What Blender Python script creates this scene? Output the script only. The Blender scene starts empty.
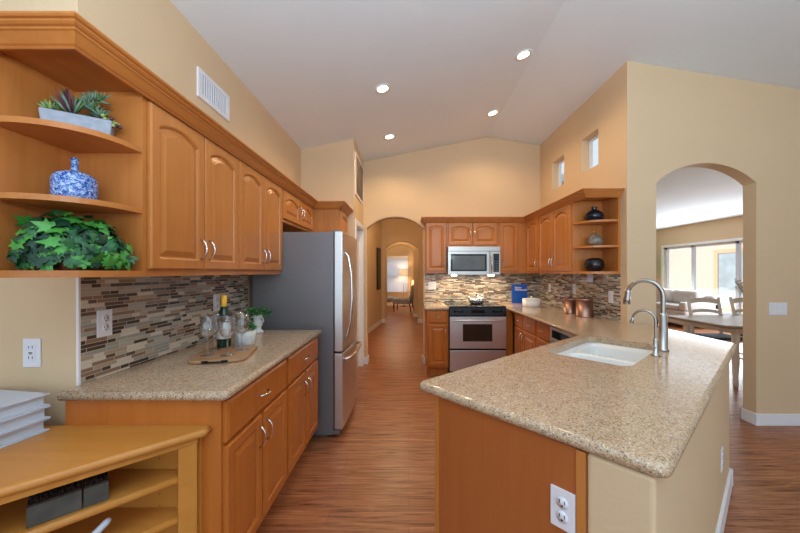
import bpy, bmesh, math, random
from mathutils import Vector, Matrix
from mathutils.geometry import tessellate_polygon
random.seed(7)
S = bpy.context.scene
COL = S.collection
PI = math.pi
EYE = 1.37

# ------------------------------------------------------------------ camera
cd = bpy.data.cameras.new('camera'); cam = bpy.data.objects.new('camera', cd); COL.objects.link(cam)
cam.location = (0, 0, EYE); cam.rotation_euler = (PI/2, 0, 0)
cd.sensor_width = 36; cd.lens = 330/800*36; cd.shift_x = -9/800; cd.shift_y = 5.5/800
cd.clip_start = .02; cd.clip_end = 200
S.camera = cam

# ------------------------------------------------------------------ sky, sun, exposure
W = bpy.data.worlds.new('world'); S.world = W; W.use_nodes = True
bg = W.node_tree.nodes['Background']; bg.inputs[0].default_value = (.74, .87, 1, 1); bg.inputs[1].default_value = 1.15
S.view_settings.view_transform = 'Standard'; S.view_settings.look = 'None'
S.view_settings.gamma = 1; S.view_settings.use_curve_mapping = False
S.view_settings.exposure = -0.08

def area(name, loc, rot, sx, sy, power, color):
    l = bpy.data.lights.new(name, 'AREA'); l.shape = 'RECTANGLE'; l.size = sx; l.size_y = sy
    l.energy = power; l.color = color
    o = bpy.data.objects.new(name, l); COL.objects.link(o); o.location = loc; o.rotation_euler = rot
    return o
CAN_POWER = 7.5
CAN_COLOR = (1, .70, .38)
sl = bpy.data.lights.new('sun', 'SUN'); sl.energy = 4; sl.angle = .01; sl.color = (1, .98, .95)
so = bpy.data.objects.new('sun', sl); COL.objects.link(so); so.rotation_euler = Vector((.6,-.7,-.75)).to_track_quat('-Z','Y').to_euler()
# daylight pouring in through the living-room windows
area('window_daylight', (7.6, 7.7, 1.25), (0, PI/2, 0), 1.7, 4.3, 190, (.84, .93, 1))
area('rear_fill', (.8, -2.95, 1.6), (PI/2+.6, 0, 0), 8.4, 2.4, 50, (.68, .84, 1))  # added unseen panel standing in for daylight from behind the camera
area('ceiling_fill', (.4, -.6, 1.9), (PI-.3, 0, 0), 1.6, 1.2, 125, (.74, .88, 1))  # added unseen panel aimed up to brighten the ceiling

# ------------------------------------------------------------------ helpers
def srgb(r, g, b):
    f = lambda c: (c/255/12.92) if c/255 <= .04045 else ((c/255+.055)/1.055)**2.4
    return (f(r), f(g), f(b), 1)

def tag(o, label=None, cat=None, group=None, kind=None):
    if label: o['label'] = label
    if cat: o['category'] = cat
    if group: o['group'] = group
    if kind: o['kind'] = kind
    return o

WM = {}
def empty(name, loc, rz=0, label=None, cat=None, group=None):
    o = bpy.data.objects.new(name, None); COL.objects.link(o)
    o.location = loc; o.rotation_euler = (0, 0, rz); o.empty_display_size = .05
    WM[o.name] = Matrix.Translation(Vector(loc)) @ Matrix.Rotation(rz, 4, 'Z')
    return tag(o, label, cat, group)

class MB:
    """collects shapes; build() links them as one mesh object"""
    def __init__(s): s.bm = bmesh.new(); s.mi = 0
    def _v(s, p): return s.bm.verts.new(p)
    def face(s, vs, smooth=False):
        try:
            f = s.bm.faces.new(vs); f.material_index = s.mi; f.smooth = smooth; return f
        except ValueError: return None
    def box(s, x0, x1, y0, y1, z0, z1, bev=0, seg=2):
        n0 = len(s.bm.verts)
        if x0 > x1: x0, x1 = x1, x0
        if y0 > y1: y0, y1 = y1, y0
        if z0 > z1: z0, z1 = z1, z0
        v = [s._v((x, y, z)) for z in (z0, z1) for y in (y0, y1) for x in (x0, x1)]
        fs = [s.face([v[i] for i in q]) for q in ((0,2,3,1),(4,5,7,6),(0,1,5,4),(2,6,7,3),(0,4,6,2),(1,3,7,5))]
        if bev:
            es = list({e for f in fs for e in f.edges})
            r = bmesh.ops.bevel(s.bm, geom=es, offset=bev, segments=seg, affect='EDGES', profile=.5)
            for f in r['faces']: f.material_index = s.mi; f.smooth = seg > 2
        return s
    def ring(s, pts): return [s._v(p) for p in pts]
    def bridge(s, a, b, smooth=True, closed=True):
        n = len(a)
        for i in range(n if closed else n-1):
            s.face([a[i], a[(i+1) % n], b[(i+1) % n], b[i]], smooth)
    def lathe(s, prof, c=(0,0,0), seg=24, ribs=0, ribd=0, sx=1, sy=1):
        rings = []
        for r, z in prof:
            if r < 1e-5: rings.append([s._v((c[0], c[1], c[2]+z))])
            else:
                R = []
                for i in range(seg):
                    a = 2*PI*i/seg; rr = r*(1+ribd*math.cos(ribs*a)) if ribs else r
                    R.append(s._v((c[0]+rr*math.cos(a)*sx, c[1]+rr*math.sin(a)*sy, c[2]+z)))
                rings.append(R)
        for a, b in zip(rings, rings[1:]):
            if len(a) == 1 and len(b) == 1: continue
            if len(a) == 1:
                for i in range(seg): s.face([a[0], b[(i+1)%seg], b[i]], True)
            elif len(b) == 1:
                for i in range(seg): s.face([a[i], a[(i+1)%seg], b[0]], True)
            else: s.bridge(a, b)
        return s
    def cyl(s, c, r, h, seg=20):
        return s.lathe([(0,0),(r,0),(r,h),(0,h)], c, seg)
    def tube(s, pts, r, seg=10, cap=True):
        pts = [Vector(p) for p in pts]; n = len(pts)
        rs = r if isinstance(r, (list, tuple)) else [r]*n
        rings = []; up = None
        for i, p in enumerate(pts):
            t = (pts[min(i+1,n-1)]-pts[max(i-1,0)]).normalized()
            if up is None:
                up = Vector((0,0,1)) if abs(t.z) < .9 else Vector((1,0,0))
            x = t.cross(up)
            if x.length < 1e-6: x = t.orthogonal()
            x.normalize(); y = x.cross(t).normalized(); up = y
            rings.append([s._v(p+rs[i]*(math.cos(2*PI*k/seg)*x+math.sin(2*PI*k/seg)*y)) for k in range(seg)])
        for a, b in zip(rings, rings[1:]): s.bridge(a, b)
        if cap: s.face(rings[0][::-1]); s.face(rings[-1])
        return s
    def prism(s, outline, holes, fn, t):
        """outline/holes 2-D lists; fn(u,v,w) -> 3-D; thickness w from 0 to t"""
        if not holes:
            A = [s._v(fn(p[0],p[1],0)) for p in outline]; B = [s._v(fn(p[0],p[1],t)) for p in outline]
            s.face(A); s.face(B[::-1]); n = len(A)
            for i in range(n): s.face([A[i],A[(i+1)%n],B[(i+1)%n],B[i]])
            return s
        loops = [outline]+list(holes)
        tris = tessellate_polygon([[Vector((p[0],p[1],0)) for p in l] for l in loops])
        flat = [p for l in loops for p in l]
        A = [s._v(fn(p[0],p[1],0)) for p in flat]; B = [s._v(fn(p[0],p[1],t)) for p in flat]
        for tr in tris:
            s.face([A[i] for i in tr]); s.face([B[i] for i in reversed(tr)])
        k = 0
        for l in loops:
            n = len(l)
            for i in range(n):
                a, b = k+i, k+(i+1)%n
                s.face([A[a],A[b],B[b],B[a]])
            k += n
        return s
    def xf(s, M):
        s.bm.transform(M); return s
    def build(s, name, mat, parent=None, bevel=0, smooth=None):
        bmesh.ops.recalc_face_normals(s.bm, faces=s.bm.faces)
        me = bpy.data.meshes.new(name)
        inv = None
        if parent is not None: inv = WM[parent.name].inverted()
        if inv is not None and getattr(s, 'world', False): s.bm.transform(inv)
        s.bm.to_mesh(me); s.bm.free()
        for m in (mat if isinstance(mat, (list, tuple)) else [mat]): me.materials.append(m)
        o = bpy.data.objects.new(name, me); COL.objects.link(o)
        if parent is not None:
            o.parent = parent; WM[o.name] = WM[parent.name]
        else: WM[o.name] = Matrix.Identity(4)
        if bevel:
            b = o.modifiers.new('bevel', 'BEVEL'); b.width = bevel; b.segments = 3; b.limit_method = 'ANGLE'; b.angle_limit = .6
        return o
def MW():
    m = MB(); m.world = True; return m

def copy_tree(o, parent=None):
    c = o.copy(); COL.objects.link(c)
    if parent is not None: c.parent = parent
    for ch in list(o.children): copy_tree(ch, c)
    return c
def place(o, loc, rz=0, label=None, group=None):
    o.location = loc; o.rotation_euler = (0,0,rz); tag(o, label, None, group); return o

# ------------------------------------------------------------------ materials
class NT:
    def __init__(s, name, rough=.5, metal=0, spec=.5):
        s.m = bpy.data.materials.new(name); s.m.use_nodes = True
        s.t = s.m.node_tree; s.b = s.t.nodes['Principled BSDF']
        s.b.inputs['Roughness'].default_value = rough; s.b.inputs['Metallic'].default_value = metal
        s.b.inputs['Specular IOR Level'].default_value = spec
    def n(s, typ, **kw):
        nd = s.t.nodes.new(typ)
        for k, v in kw.items(): setattr(nd, k, v)
        return nd
    def lk(s, a, b): s.t.links.new(a, b)
    def val(s, sock, v):
        if hasattr(v, 'is_linked') or isinstance(v, bpy.types.NodeSocket): s.lk(v, sock)
        else: sock.default_value = v
    def math(s, op, a, b=0, c=0):
        nd = s.n('ShaderNodeMath', operation=op)
        s.val(nd.inputs[0], a); s.val(nd.inputs[1], b)
        if op in ('COMPARE','MULTIPLY_ADD'): s.val(nd.inputs[2], c)
        return nd.outputs[0]
    def coord(s, scale=(1,1,1), kind='Object'):
        tc = s.n('ShaderNodeTexCoord'); mp = s.n('ShaderNodeMapping'); mp.inputs['Scale'].default_value = scale
        s.lk(tc.outputs[kind], mp.inputs[0]); return mp.outputs[0]
    def world(s, scale=(1,1,1), rz=0):
        g = s.n('ShaderNodeNewGeometry'); mp = s.n('ShaderNodeMapping'); mp.inputs['Scale'].default_value = scale
        mp.inputs['Rotation'].default_value = (0,0,rz)
        s.lk(g.outputs['Position'], mp.inputs[0]); return mp.outputs[0]
    def noise(s, vec, scale, detail=3, rough=.5, dist=0):
        nd = s.n('ShaderNodeTexNoise'); s.lk(vec, nd.inputs['Vector'])
        nd.inputs['Scale'].default_value = scale; nd.inputs['Detail'].default_value = detail
        nd.inputs['Roughness'].default_value = rough; nd.inputs['Distortion'].default_value = dist
        return nd.outputs['Fac']
    def ramp(s, fac, stops, interp='LINEAR'):
        nd = s.n('ShaderNodeValToRGB'); nd.color_ramp.interpolation = interp
        e = nd.color_ramp.elements
        while len(e) < len(stops): e.new(.5)
        for i, (p, c) in enumerate(stops): e[i].position = p; e[i].color = c
        s.lk(fac, nd.inputs[0]); return nd.outputs[0]
    def mix(s, fac, a, b, mode='MIX'):
        nd = s.n('ShaderNodeMix', data_type='RGBA', blend_type=mode)
        s.val(nd.inputs[0], fac); s.val(nd.inputs[6], a); s.val(nd.inputs[7], b); return nd.outputs[2]
    def bump(s, h, strength=.2, dist=.01):
        nd = s.n('ShaderNodeBump'); nd.inputs['Strength'].default_value = strength; nd.inputs['Distance'].default_value = dist
        s.lk(h, nd.inputs['Height']); s.lk(nd.outputs[0], s.b.inputs['Normal'])
    def col(s, c): s.val(s.b.inputs['Base Color'], c); return s

def plain(name, c, rough=.5, metal=0, spec=.5, var=.06, sc=8):
    m = NT(name, rough, metal, spec)
    f = m.noise(m.coord(), sc, 2)
    d = tuple(max(0, x*(1-var)) for x in c[:3])+(1,); l = tuple(min(1, x*(1+var)) for x in c[:3])+(1,)
    m.col(m.ramp(f, [(.3, d), (.7, l)])); return m.m

def paint(name, c, bump=.08):
    m = NT(name, .75, 0, .3)
    v = m.world()
    m.col(m.ramp(m.noise(v, 1.5, 2), [(.3, tuple(x*.97 for x in c[:3])+(1,)), (.7, c)]))
    m.bump(m.noise(v, 55, 3), bump, .004); return m.m
PAINT = paint('beige_paint', (.72, .535, .335, 1), .25)
CEIL = paint('ceiling_paint', (.79, .86, .91, 1), .2)
TRIM = plain('white_trim', srgb(238, 238, 240), .4, var=.02)

def wood(name, c1, c2, axis='z', rough=.33, stretch=14):
    m = NT(name, rough, 0, .45)
    sc = {'z': (stretch, stretch, 1), 'x': (1, stretch, stretch), 'y': (stretch, 1, stretch)}[axis]
    v = m.coord(sc)
    f = m.noise(v, 1.6, 5, .6, .6); g = m.noise(m.coord(tuple(x*.25+.6 for x in sc)), 1.3, 2)
    k = m.math('ADD', m.math('MULTIPLY', f, .6), m.math('MULTIPLY', g, .4))
    m.col(m.ramp(k, [(.3, c2), (.68, c1)])); m.bump(f, .03, .002); return m.m
WOOD = wood('honey_maple', (.58, .225, .056, 1), (.46, .152, .030, 1))
WOODB = wood('honey_maple_shaded', (.55, .175, .030, 1), (.43, .118, .015, 1))  # same maple as the uppers, with the shade down low put into its colour
WOODX = wood('honey_maple_rail', (.58, .225, .056, 1), (.46, .152, .030, 1), 'y')
DESK = wood('desk_maple', (.62, .27, .055, 1), (.53, .205, .032, 1), 'x', .28)
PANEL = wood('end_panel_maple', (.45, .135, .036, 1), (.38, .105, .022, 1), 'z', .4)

def granite():
    m = NT('speckled_granite', .13, 0, .5)
    v = m.world()
    base = m.ramp(m.noise(v, 26, 3, .6), [(.35, (.50,.35,.21,1)), (.65, (.62,.47,.31,1))])
    vo = m.n('ShaderNodeTexVoronoi'); m.lk(v, vo.inputs['Vector']); vo.inputs['Scale'].default_value = 290
    sep = m.n('ShaderNodeSeparateColor'); m.lk(vo.outputs['Color'], sep.inputs[0])
    sp = m.ramp(sep.outputs[0], [(0, (.10,.06,.045,1)), (.10, (.30,.18,.10,1)), (.26, (.50,.33,.19,1)), (.62, (.46,.42,.38,1)), (.74, (.66,.50,.33,1)), (.92, (.78,.70,.58,1))], 'CONSTANT')
    c = m.mix(.55, base, sp)
    v2 = m.n('ShaderNodeTexVoronoi'); m.lk(v, v2.inputs['Vector']); v2.inputs['Scale'].default_value = 120
    s2 = m.n('ShaderNodeSeparateColor'); m.lk(v2.outputs['Color'], s2.inputs[0])
    near = m.math('LESS_THAN', v2.outputs['Distance'], .36)
    pick = m.math('MULTIPLY', near, m.math('GREATER_THAN', s2.outputs[1], .80))
    c = m.mix(m.math('MULTIPLY', pick, .9), c, (.16,.11,.085,1))
    m.col(c); return m.m
GRAN = granite()

def floor_mat():
    m = NT('wood_plank_floor', .34, 0, .5)
    v = m.world()
    br = m.n('ShaderNodeTexBrick'); m.lk(v, br.inputs['Vector'])
    br.inputs['Scale'].default_value = 1; br.inputs['Brick Width'].default_value = 1.22; br.inputs['Row Height'].default_value = .127
    br.inputs['Mortar Size'].default_value = .0015; br.offset = .37; br.inputs['Mortar Smooth'].default_value = 0
    br.inputs['Color1'].default_value = (.2,.2,.2,1); br.inputs['Color2'].default_value = (.8,.8,.8,1); br.inputs['Mortar'].default_value = (.0,.0,.0,1)
    g = m.noise(m.world((1.5, 26, 1)), 2.0, 7, .68, .9)
    g2 = m.noise(m.world((.8, 10, 1)), 2.8, 5, .66, .9)
    k = m.math('ADD', m.math('MULTIPLY', g, .6), m.math('MULTIPLY', g2, .4))
    c = m.ramp(k, [(.36, (.06,.018,.008,1)), (.43, (.24,.078,.028,1)), (.51, (.38,.138,.055,1)), (.66, (.53,.235,.11,1))])
    sc = m.n('ShaderNodeSeparateColor'); m.lk(br.outputs['Color'], sc.inputs[0])
    tint = m.ramp(sc.outputs[0], [(0, (.6,.58,.56,1)), (.2, (.90,.89,.88,1)), (.8, (1.0,1.0,1.0,1))])
    m.col(m.mix(1, c, tint, 'MULTIPLY')); m.bump(g, .06, .003)
    m.val(m.b.inputs['Roughness'], m.ramp(g, [(.3,(.42,)*3+(1,)),(.7,(.27,)*3+(1,))]))
    return m.m
FLOOR = floor_mat()

def mosaic(name, axis):
    m = NT(name, .22, 0, .5)
    g = m.n('ShaderNodeNewGeometry'); s = m.n('ShaderNodeSeparateXYZ'); m.lk(g.outputs['Position'], s.inputs[0])
    u = s.outputs[axis]; z = s.outputs[2]
    rz = m.math('DIVIDE', z, .0165); row = m.math('FLOOR', rz); fz = m.math('FRACT', rz)
    def wn(a, b=0., c=0.):
        cb = m.n('ShaderNodeCombineXYZ'); m.val(cb.inputs[0], a); m.val(cb.inputs[1], b); m.val(cb.inputs[2], c)
        w = m.n('ShaderNodeTexWhiteNoise', noise_dimensions='3D'); m.lk(cb.outputs[0], w.inputs[0]); return w.outputs['Value']
    L = .165
    cu = m.math('ADD', m.math('DIVIDE', u, L), m.math('MULTIPLY', wn(row, 3.3), 7.0))
    cell = m.math('FLOOR', cu); fu = m.math('FRACT', cu)
    sp = m.math('ADD', .22, m.math('MULTIPLY', wn(cell, row, 1.7), .56))
    side = m.math('GREATER_THAN', fu, sp)
    rid = wn(m.math('ADD', cell, m.math('MULTIPLY', side, .5)), row, 9.1)
    c = m.ramp(rid, [(0,(.045,.026,.018,1)), (.19,(.11,.065,.045,1)), (.27,(.27,.16,.10,1)), (.44,(.44,.32,.22,1)), (.54,(.44,.41,.34,1)), (.68,(.70,.62,.50,1)), (.87,(.33,.34,.29,1))], 'CONSTANT')
    c = m.mix(m.math('MULTIPLY', m.noise(m.world((30,30,60)), 3, 3), .25), c, (.3,.2,.13,1))
    d = m.math('ABSOLUTE', m.math('SUBTRACT', fu, sp))
    e = m.math('MINIMUM', d, m.math('MINIMUM', fu, m.math('SUBTRACT', 1, fu)))
    gr = m.math('MAXIMUM', m.math('LESS_THAN', e, .008), m.math('LESS_THAN', m.math('MINIMUM', fz, m.math('SUBTRACT', 1, fz)), .06))
    m.col(m.mix(gr, c, (.50,.45,.37,1)))
    m.val(m.b.inputs['Roughness'], m.math('ADD', .18, m.math('MULTIPLY', gr, .5)))
    m.bump(m.math('SUBTRACT', 1, gr), .3, .001)
    return m.m
MOS_Y = mosaic('mosaic_tile_side', 1); MOS_X = mosaic('mosaic_tile_back', 0)

def steel(name, c=(.55,.55,.56,1), rough=.3, axis=(2,2,120)):
    m = NT(name, rough, 1)
    f = m.noise(m.coord(axis), 3, 3)
    m.col(m.ramp(f, [(.3, tuple(x*.9 for x in c[:3])+(1,)), (.7, c)])); m.bump(f, .02, .001); return m.m
STEEL = steel('brushed_steel', (.74,.74,.73,1), .4)
STEELM = steel('microwave_steel', (.50,.475,.44,1), .34)
FSIDE = plain('grey_fridge_side', (.20,.19,.195,1), .42, .3, var=.04, sc=60)
CHROME = plain('satin_chrome', (.75,.74,.73,1), .2, 1, var=.02)
COPPER = steel('copper', (.48,.27,.20,1), .36, (60,60,.5))
BLACK = plain('black_enamel', (.008,.008,.009,1), .22, spec=.25, var=.1)
BLKGL = plain('black_glass', (.012,.012,.014,1), .06, spec=.3, var=.1)
OVENGL = plain('oven_glass', (.035,.022,.016,1), .06, var=.1)
MWGL = plain('microwave_glass', (.09,.105,.105,1), .12, var=.1)
WHITE = plain('white_ceramic', srgb(236,236,232), .15, var=.02)
PLATE = plain('white_plastic', srgb(232,232,238), .4, var=.02)
DARKHOLE = plain('slot_black', (.02,.02,.02,1), .6)
RUBBER = plain('dark_gap', (.03,.03,.032,1), .6)

def glass(name, c=(1,1,1,1), rough=0, ior=1.45):
    m = NT(name, rough); m.b.inputs['Transmission Weight'].default_value = 1; m.b.inputs['IOR'].default_value = ior
    m.b.inputs['Base Color'].default_value = c; return m.m
def thin_glass():
    m = NT('clear_glass'); t = m.n('ShaderNodeBsdfTransparent'); t.inputs[0].default_value = (.96,.97,.97,1)
    g = m.n('ShaderNodeBsdfGlossy'); g.inputs['Roughness'].default_value = .02
    lw = m.n('ShaderNodeLayerWeight'); lw.inputs[0].default_value = .4
    mx = m.n('ShaderNodeMixShader'); m.lk(m.math('ADD', .07, m.math('MULTIPLY', lw.outputs['Facing'], .8)), mx.inputs[0])
    m.lk(t.outputs[0], mx.inputs[1]); m.lk(g.outputs[0], mx.inputs[2])
    m.lk(mx.outputs[0], m.t.nodes['Material Output'].inputs[0]); return m.m
GLASS = thin_glass()
def pane_mat(name='window_pane', c=(1,1,1,1), mixf=.08):
    m = NT(name); t = m.n('ShaderNodeBsdfTransparent'); t.inputs[0].default_value = c
    g = m.n('ShaderNodeBsdfGlossy'); g.inputs['Roughness'].default_value = .02
    mx = m.n('ShaderNodeMixShader'); mx.inputs[0].default_value = mixf
    m.lk(t.outputs[0], mx.inputs[1]); m.lk(g.outputs[0], mx.inputs[2])
    m.lk(mx.outputs[0], m.t.nodes['Material Output'].inputs[0]); return m.m
PANE = pane_mat()
def emit(name, c, st):
    m = NT(name); m.b.inputs['Base Color'].default_value = c; m.b.inputs['Emission Color'].default_value = c
    m.b.inputs['Emission Strength'].default_value = st; return m.m
BULB = emit('lamp_lens', (1,.86,.66,1), 14)

# ------------------------------------------------------------------ structure
XL, XR = -1.335, 1.95          # kitchen side walls
YB = 4.91                      # kitchen back wall
YA = 2.95                      # front of the arch wall
YF = 1.33                      # wall facing the camera at the left
def ceil_h(x): return 3.155+.2*x if x < 1.16 else 3.387-.165*(x-1.16)

def struct(mb, name, mat, bevel=0):
    return tag(mb.build(name, mat, None, bevel), kind='structure')

struct(MB().box(-3.7, 13, -3, 15, -.12, 0), 'floor', FLOOR)
# sloped ceiling in two planes
def ceil_slab(mb, x0, x1, y0, y1, t=.12):
    v = [mb._v((x, y, ceil_h(x)+d)) for d in (0, t) for y in (y0, y1) for x in (x0, x1)]
    for q in ((0,2,3,1),(4,5,7,6),(0,1,5,4),(2,6,7,3),(0,4,6,2),(1,3,7,5)): mb.face([v[i] for i in q])
m = MB()
ceil_slab(m, -3.7, 1.16, -3, YF+.12); ceil_slab(m, 1.16, 5.6, -3, YA+.12)
ceil_slab(m, XL-.12, 1.16, YF+.12, YB+.12); ceil_slab(m, 1.16, XR+.12, YA+.12, YB+.12)
struct(m, 'ceiling', CEIL)

def arch_pts(x0, x1, spring, peak, n=20):
    """segmental arch from (x1,0) up over to (x0,0)"""
    w = (x1-x0)/2; r = peak-spring; R = (w*w+r*r)/(2*r); cx = (x0+x1)/2; cz = peak-R
    a0 = math.asin(w/R)
    pts = [(x0, 0)]+[(cx+R*math.sin(-a0+2*a0*i/n), cz+R*math.cos(-a0+2*a0*i/n)) for i in range(n+1)]+[(x1, 0)]
    return pts
def wall_xz(name, outline, holes, y, t, bevel=0):
    return struct(MB().prism(outline, holes, lambda u, v, w: (u, y+w, v), t), name, PAINT, bevel)
def wall_yz(name, outline, holes, x, t, bevel=0):
    return struct(MB().prism(outline, holes, lambda u, v, w: (x+w, u, v), t), name, PAINT, bevel)
# left kitchen wall, and the wall that turns left towards the desk
wall_yz('wall_left', [(YF,0),(4.08,0),(4.08,ceil_h(XL)),(YF,ceil_h(XL))], [], XL-.12, .12)
wall_xz('wall_left_front', [(-3.7,0),(XL-.12,0),(XL-.12,ceil_h(XL-.12)),(-3.7,ceil_h(-3.7))], [], YF, .12)
wall_yz('wall_far_left', [(-3,0),(YF,0),(YF,ceil_h(-3.6)),(-3,ceil_h(-3.6))], [], -3.7, .1)
# pantry box beyond the fridge
PX = -.68
wall_xz('wall_pantry_front', [(XL-.12,0),(PX-.12,0),(PX-.12,ceil_h(PX-.12)),(XL-.12,ceil_h(XL-.12))], [], 4.08, .12)
wall_yz('wall_pantry_side', [(4.08,0),(4.20,0),(4.20,1.97),(4.80,1.97),(4.80,0),(YB,0),(YB,ceil_h(PX)),(4.08,ceil_h(PX))], [], PX-.12, .12)
# back wall with arch
ar = arch_pts(-.625, .215, 2.02, 2.19)
wall_xz('wall_back', [(PX-.12,0)]+ar+[(XR+.12,0),(XR+.12,ceil_h(XR+.12)),(1.16,ceil_h(1.16)),(PX-.12,ceil_h(PX-.12))], [], YB, .13, .012)
# right kitchen wall with two clerestory openings
wall_yz('wall_right', [(YA+.12,0),(YB,0),(YB,ceil_h(XR)),(YA+.12,ceil_h(XR))],
        [[(3.40,2.48),(3.735,2.48),(3.735,2.855),(3.40,2.855)], [(4.15,2.48),(4.5,2.48),(4.5,2.855),(4.15,2.855)]], XR, .12)
AX0, AX1 = 2.21, 3.105
ar = arch_pts(AX0, AX1, 2.17, 2.345)
wall_xz('wall_arch', [(XR,0)]+ar+[(5.6,0),(5.6,ceil_h(5.6)),(XR,ceil_h(XR))], [], YA, .12)
wall_yz('wall_far_right', [(-3,0),(YA,0),(YA,ceil_h(5.6)),(-3,ceil_h(5.6))], [], 5.6, .1)
for i, (a, b) in enumerate(((3.40,3.735),(4.15,4.5))):
    w = struct(MB().box(XR+.085, XR+.12, a+.001, a+.02, 2.482, 2.853).box(XR+.085, XR+.12, b-.02, b-.001, 2.482, 2.853).box(XR+.085, XR+.12, a+.02, b-.02, 2.482, 2.497).box(XR+.085, XR+.12, a+.02, b-.02, 2.838, 2.853), 'window_%d' % (i+1), TRIM)
    MB().box(XR+.1, XR+.104, a+.02, b-.02, 2.497, 2.838).build('pane', PANE, w)

# hall beyond the back arch
struct(MB().prism([(-1.2,YB+.13),(-.74,8.8),(-.74,8.9),(-1.4,8.9),(-1.4,YB+.13)], [], lambda u,v,w:(u,v,w), 2.8), 'wall_hall_left', PAINT)
struct(MB().box(.42, .54, YB+.13, 8.9, 0, 2.8), 'wall_hall_right', PAINT)
ar = arch_pts(-.64, .25, 2.0, 2.2)
wall_xz('wall_hall_arch', [(-1.4,0)]+ar+[(.54,0),(.54,2.8),(-1.4,2.8)], [], 8.9, .14, .01)
struct(MB().box(-.86, -.74, 9.04, 10.05, 0, 2.8), 'wall_passage_left', PAINT)
struct(MB().box(.3, .42, 9.04, 10.05, 0, 2.8), 'wall_passage_right', PAINT)
ar = arch_pts(-.68, .14, 2.0, 2.2)
wall_xz('wall_sitting_arch', [(-2.6,0)]+ar+[(1.6,0),(1.6,2.8),(-2.6,2.8)], [], 10.05, .14, .01)
wall_yz('wall_sitting_left', [(10.19,0),(13.5,0),(13.5,2.8),(10.19,2.8)], [], -2.7, .1)
wall_yz('wall_sitting_right', [(10.19,0),(13.5,0),(13.5,2.8),(10.19,2.8)], [], 1.5, .1)
wall_xz('wall_sitting_back', [(-2.7,0),(1.6,0),(1.6,2.8),(-2.7,2.8)], [[(-1.02,.55),(-.05,.55),(-.05,1.98),(-1.02,1.98)]], 13.5, .12)
struct(MB().box(-2.7, 1.6, YB+.13, 13.62, 2.8, 2.9), 'ceiling_hall', CEIL)
w = struct(MB().box(-1.02,-.98,13.52,13.58,.55,1.98).box(-.09,-.05,13.52,13.58,.55,1.98).box(-.98,-.09,13.52,13.58,.55,.59).box(-.98,-.09,13.52,13.58,1.94,1.98).box(-.98,-.09,13.52,13.58,1.25,1.28), 'window_3', TRIM)
MB().box(-.98,-.09,13.54,13.545,.59,1.94).build('pane', PANE, w)

r = empty('vertical_blinds', (-.535,13.45,1.27), 0, 'white vertical blinds over the window at the end of the hall', 'blinds')
bm_ = NT('blind_fabric', .8); tl = bm_.n('ShaderNodeBsdfTranslucent'); tl.inputs[0].default_value = (.80,.84,.90,1)
mx = bm_.n('ShaderNodeMixShader'); mx.inputs[0].default_value = .55; bm_.b.inputs['Base Color'].default_value = (.8,.82,.86,1)
bm_.lk(bm_.b.outputs[0], mx.inputs[1]); bm_.lk(tl.outputs[0], mx.inputs[2]); bm_.lk(mx.outputs[0], bm_.t.nodes['Material Output'].inputs[0])
MB().box(-.5,.5,-.03,.03,.68,.74,.004).build('head_rail', TRIM, r)
for k in range(12):
    m = MB().box(-.044,.044,-.001,.001,-.70,.68); m.xf(Matrix.Translation((-.45+k*.082,0,0)) @ Matrix.Rotation(.35,4,'Z')); m.build('slat', bm_.m, r)

# dining / living room
WX = 7.65
wall_yz('wall_dining_left', [(YB,0),(10.6,0),(10.6,2.67),(YB,2.67)], [], XR, .12)
wall_xz('wall_living_back', [(XR,0),(WX+.15,0),(WX+.15,2.67),(XR,2.67)], [], 10.6, .12)
wins = [(7.75,9.92),(5.5,7.70)]
wall_yz('wall_living_window', [(YA+.12,0),(10.6,0),(10.6,2.67),(YA+.12,2.67)], [[(5.5,.32),(9.92,.32),(9.92,2.1),(5.5,2.1)]], WX, .15)
m = MB().box(2.5, WX+.15, YA+.12, 10.72, 2.67, 2.77).box(XR+.12, 2.5, 4.7, 10.72, 2.67, 2.77).box(XR+.12, 2.5, YA+.12, 4.7, 2.42, 2.46).box(2.46, 2.5, YA+.12, 4.7, 2.46, 2.67)
struct(m, 'ceiling_dining', CEIL)
struct(MB().box(5.6, WX+.15, YA, YA+.12, 0, 2.67), 'wall_dining_front', PAINT)
ALU = plain('window_frame_grey', srgb(205,210,218), .4, var=.02)
m = MB()
for y in (5.5, 7.70, 8.92, 9.84): m.box(WX+.05, WX+.11, y, y+.08, .32, 2.1)
m.box(WX+.05, WX+.11, 5.5, 9.92, .32, .38).box(WX+.05, WX+.11, 5.5, 9.92, 2.04, 2.1)
w = struct(m, 'window_4', ALU)
MB().box(WX+.075, WX+.08, 5.5, 9.92, .38, 2.04).build('pane', PANE, w)
m = MB().box(WX-.015, WX+.05, 5.42, 9.99, .27, .32).box(WX-.012, WX, 5.42, 9.99, 2.1, 2.16).box(WX-.012, WX, 9.92, 9.99, .32, 2.1)
struct(m, 'trim_1', TRIM)
# patio outside the living room
PEACH = plain('peach_stucco', srgb(240,222,206), .9, var=.04)
PEACHD = plain('peach_door_frame', srgb(240,206,165), .7, var=.03)
struct(MB().box(11, 11.2, 3, 15, 0, 3.2), 'wall_patio', PEACH)
struct(MB().box(WX+.15, 11, 3, 15, 0, .03), 'patio_floor', plain('patio_concrete', srgb(205,200,190), .8))
d = struct(MB().box(10.94, 11, 10.55, 10.7, .03, 2.16).box(10.94, 11, 11.7, 11.85, .03, 2.16).box(10.94, 11, 10.7, 11.7, 2.03, 2.16).box(10.94,11,10.7,11.7,.03,.25), 'door_1', PEACHD)
MB().box(10.96, 10.975, 10.7, 11.7, .25, 2.03).build('pane', plain('blind_glass', srgb(188,205,215), .15, var=.15, sc=3), d)

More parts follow.
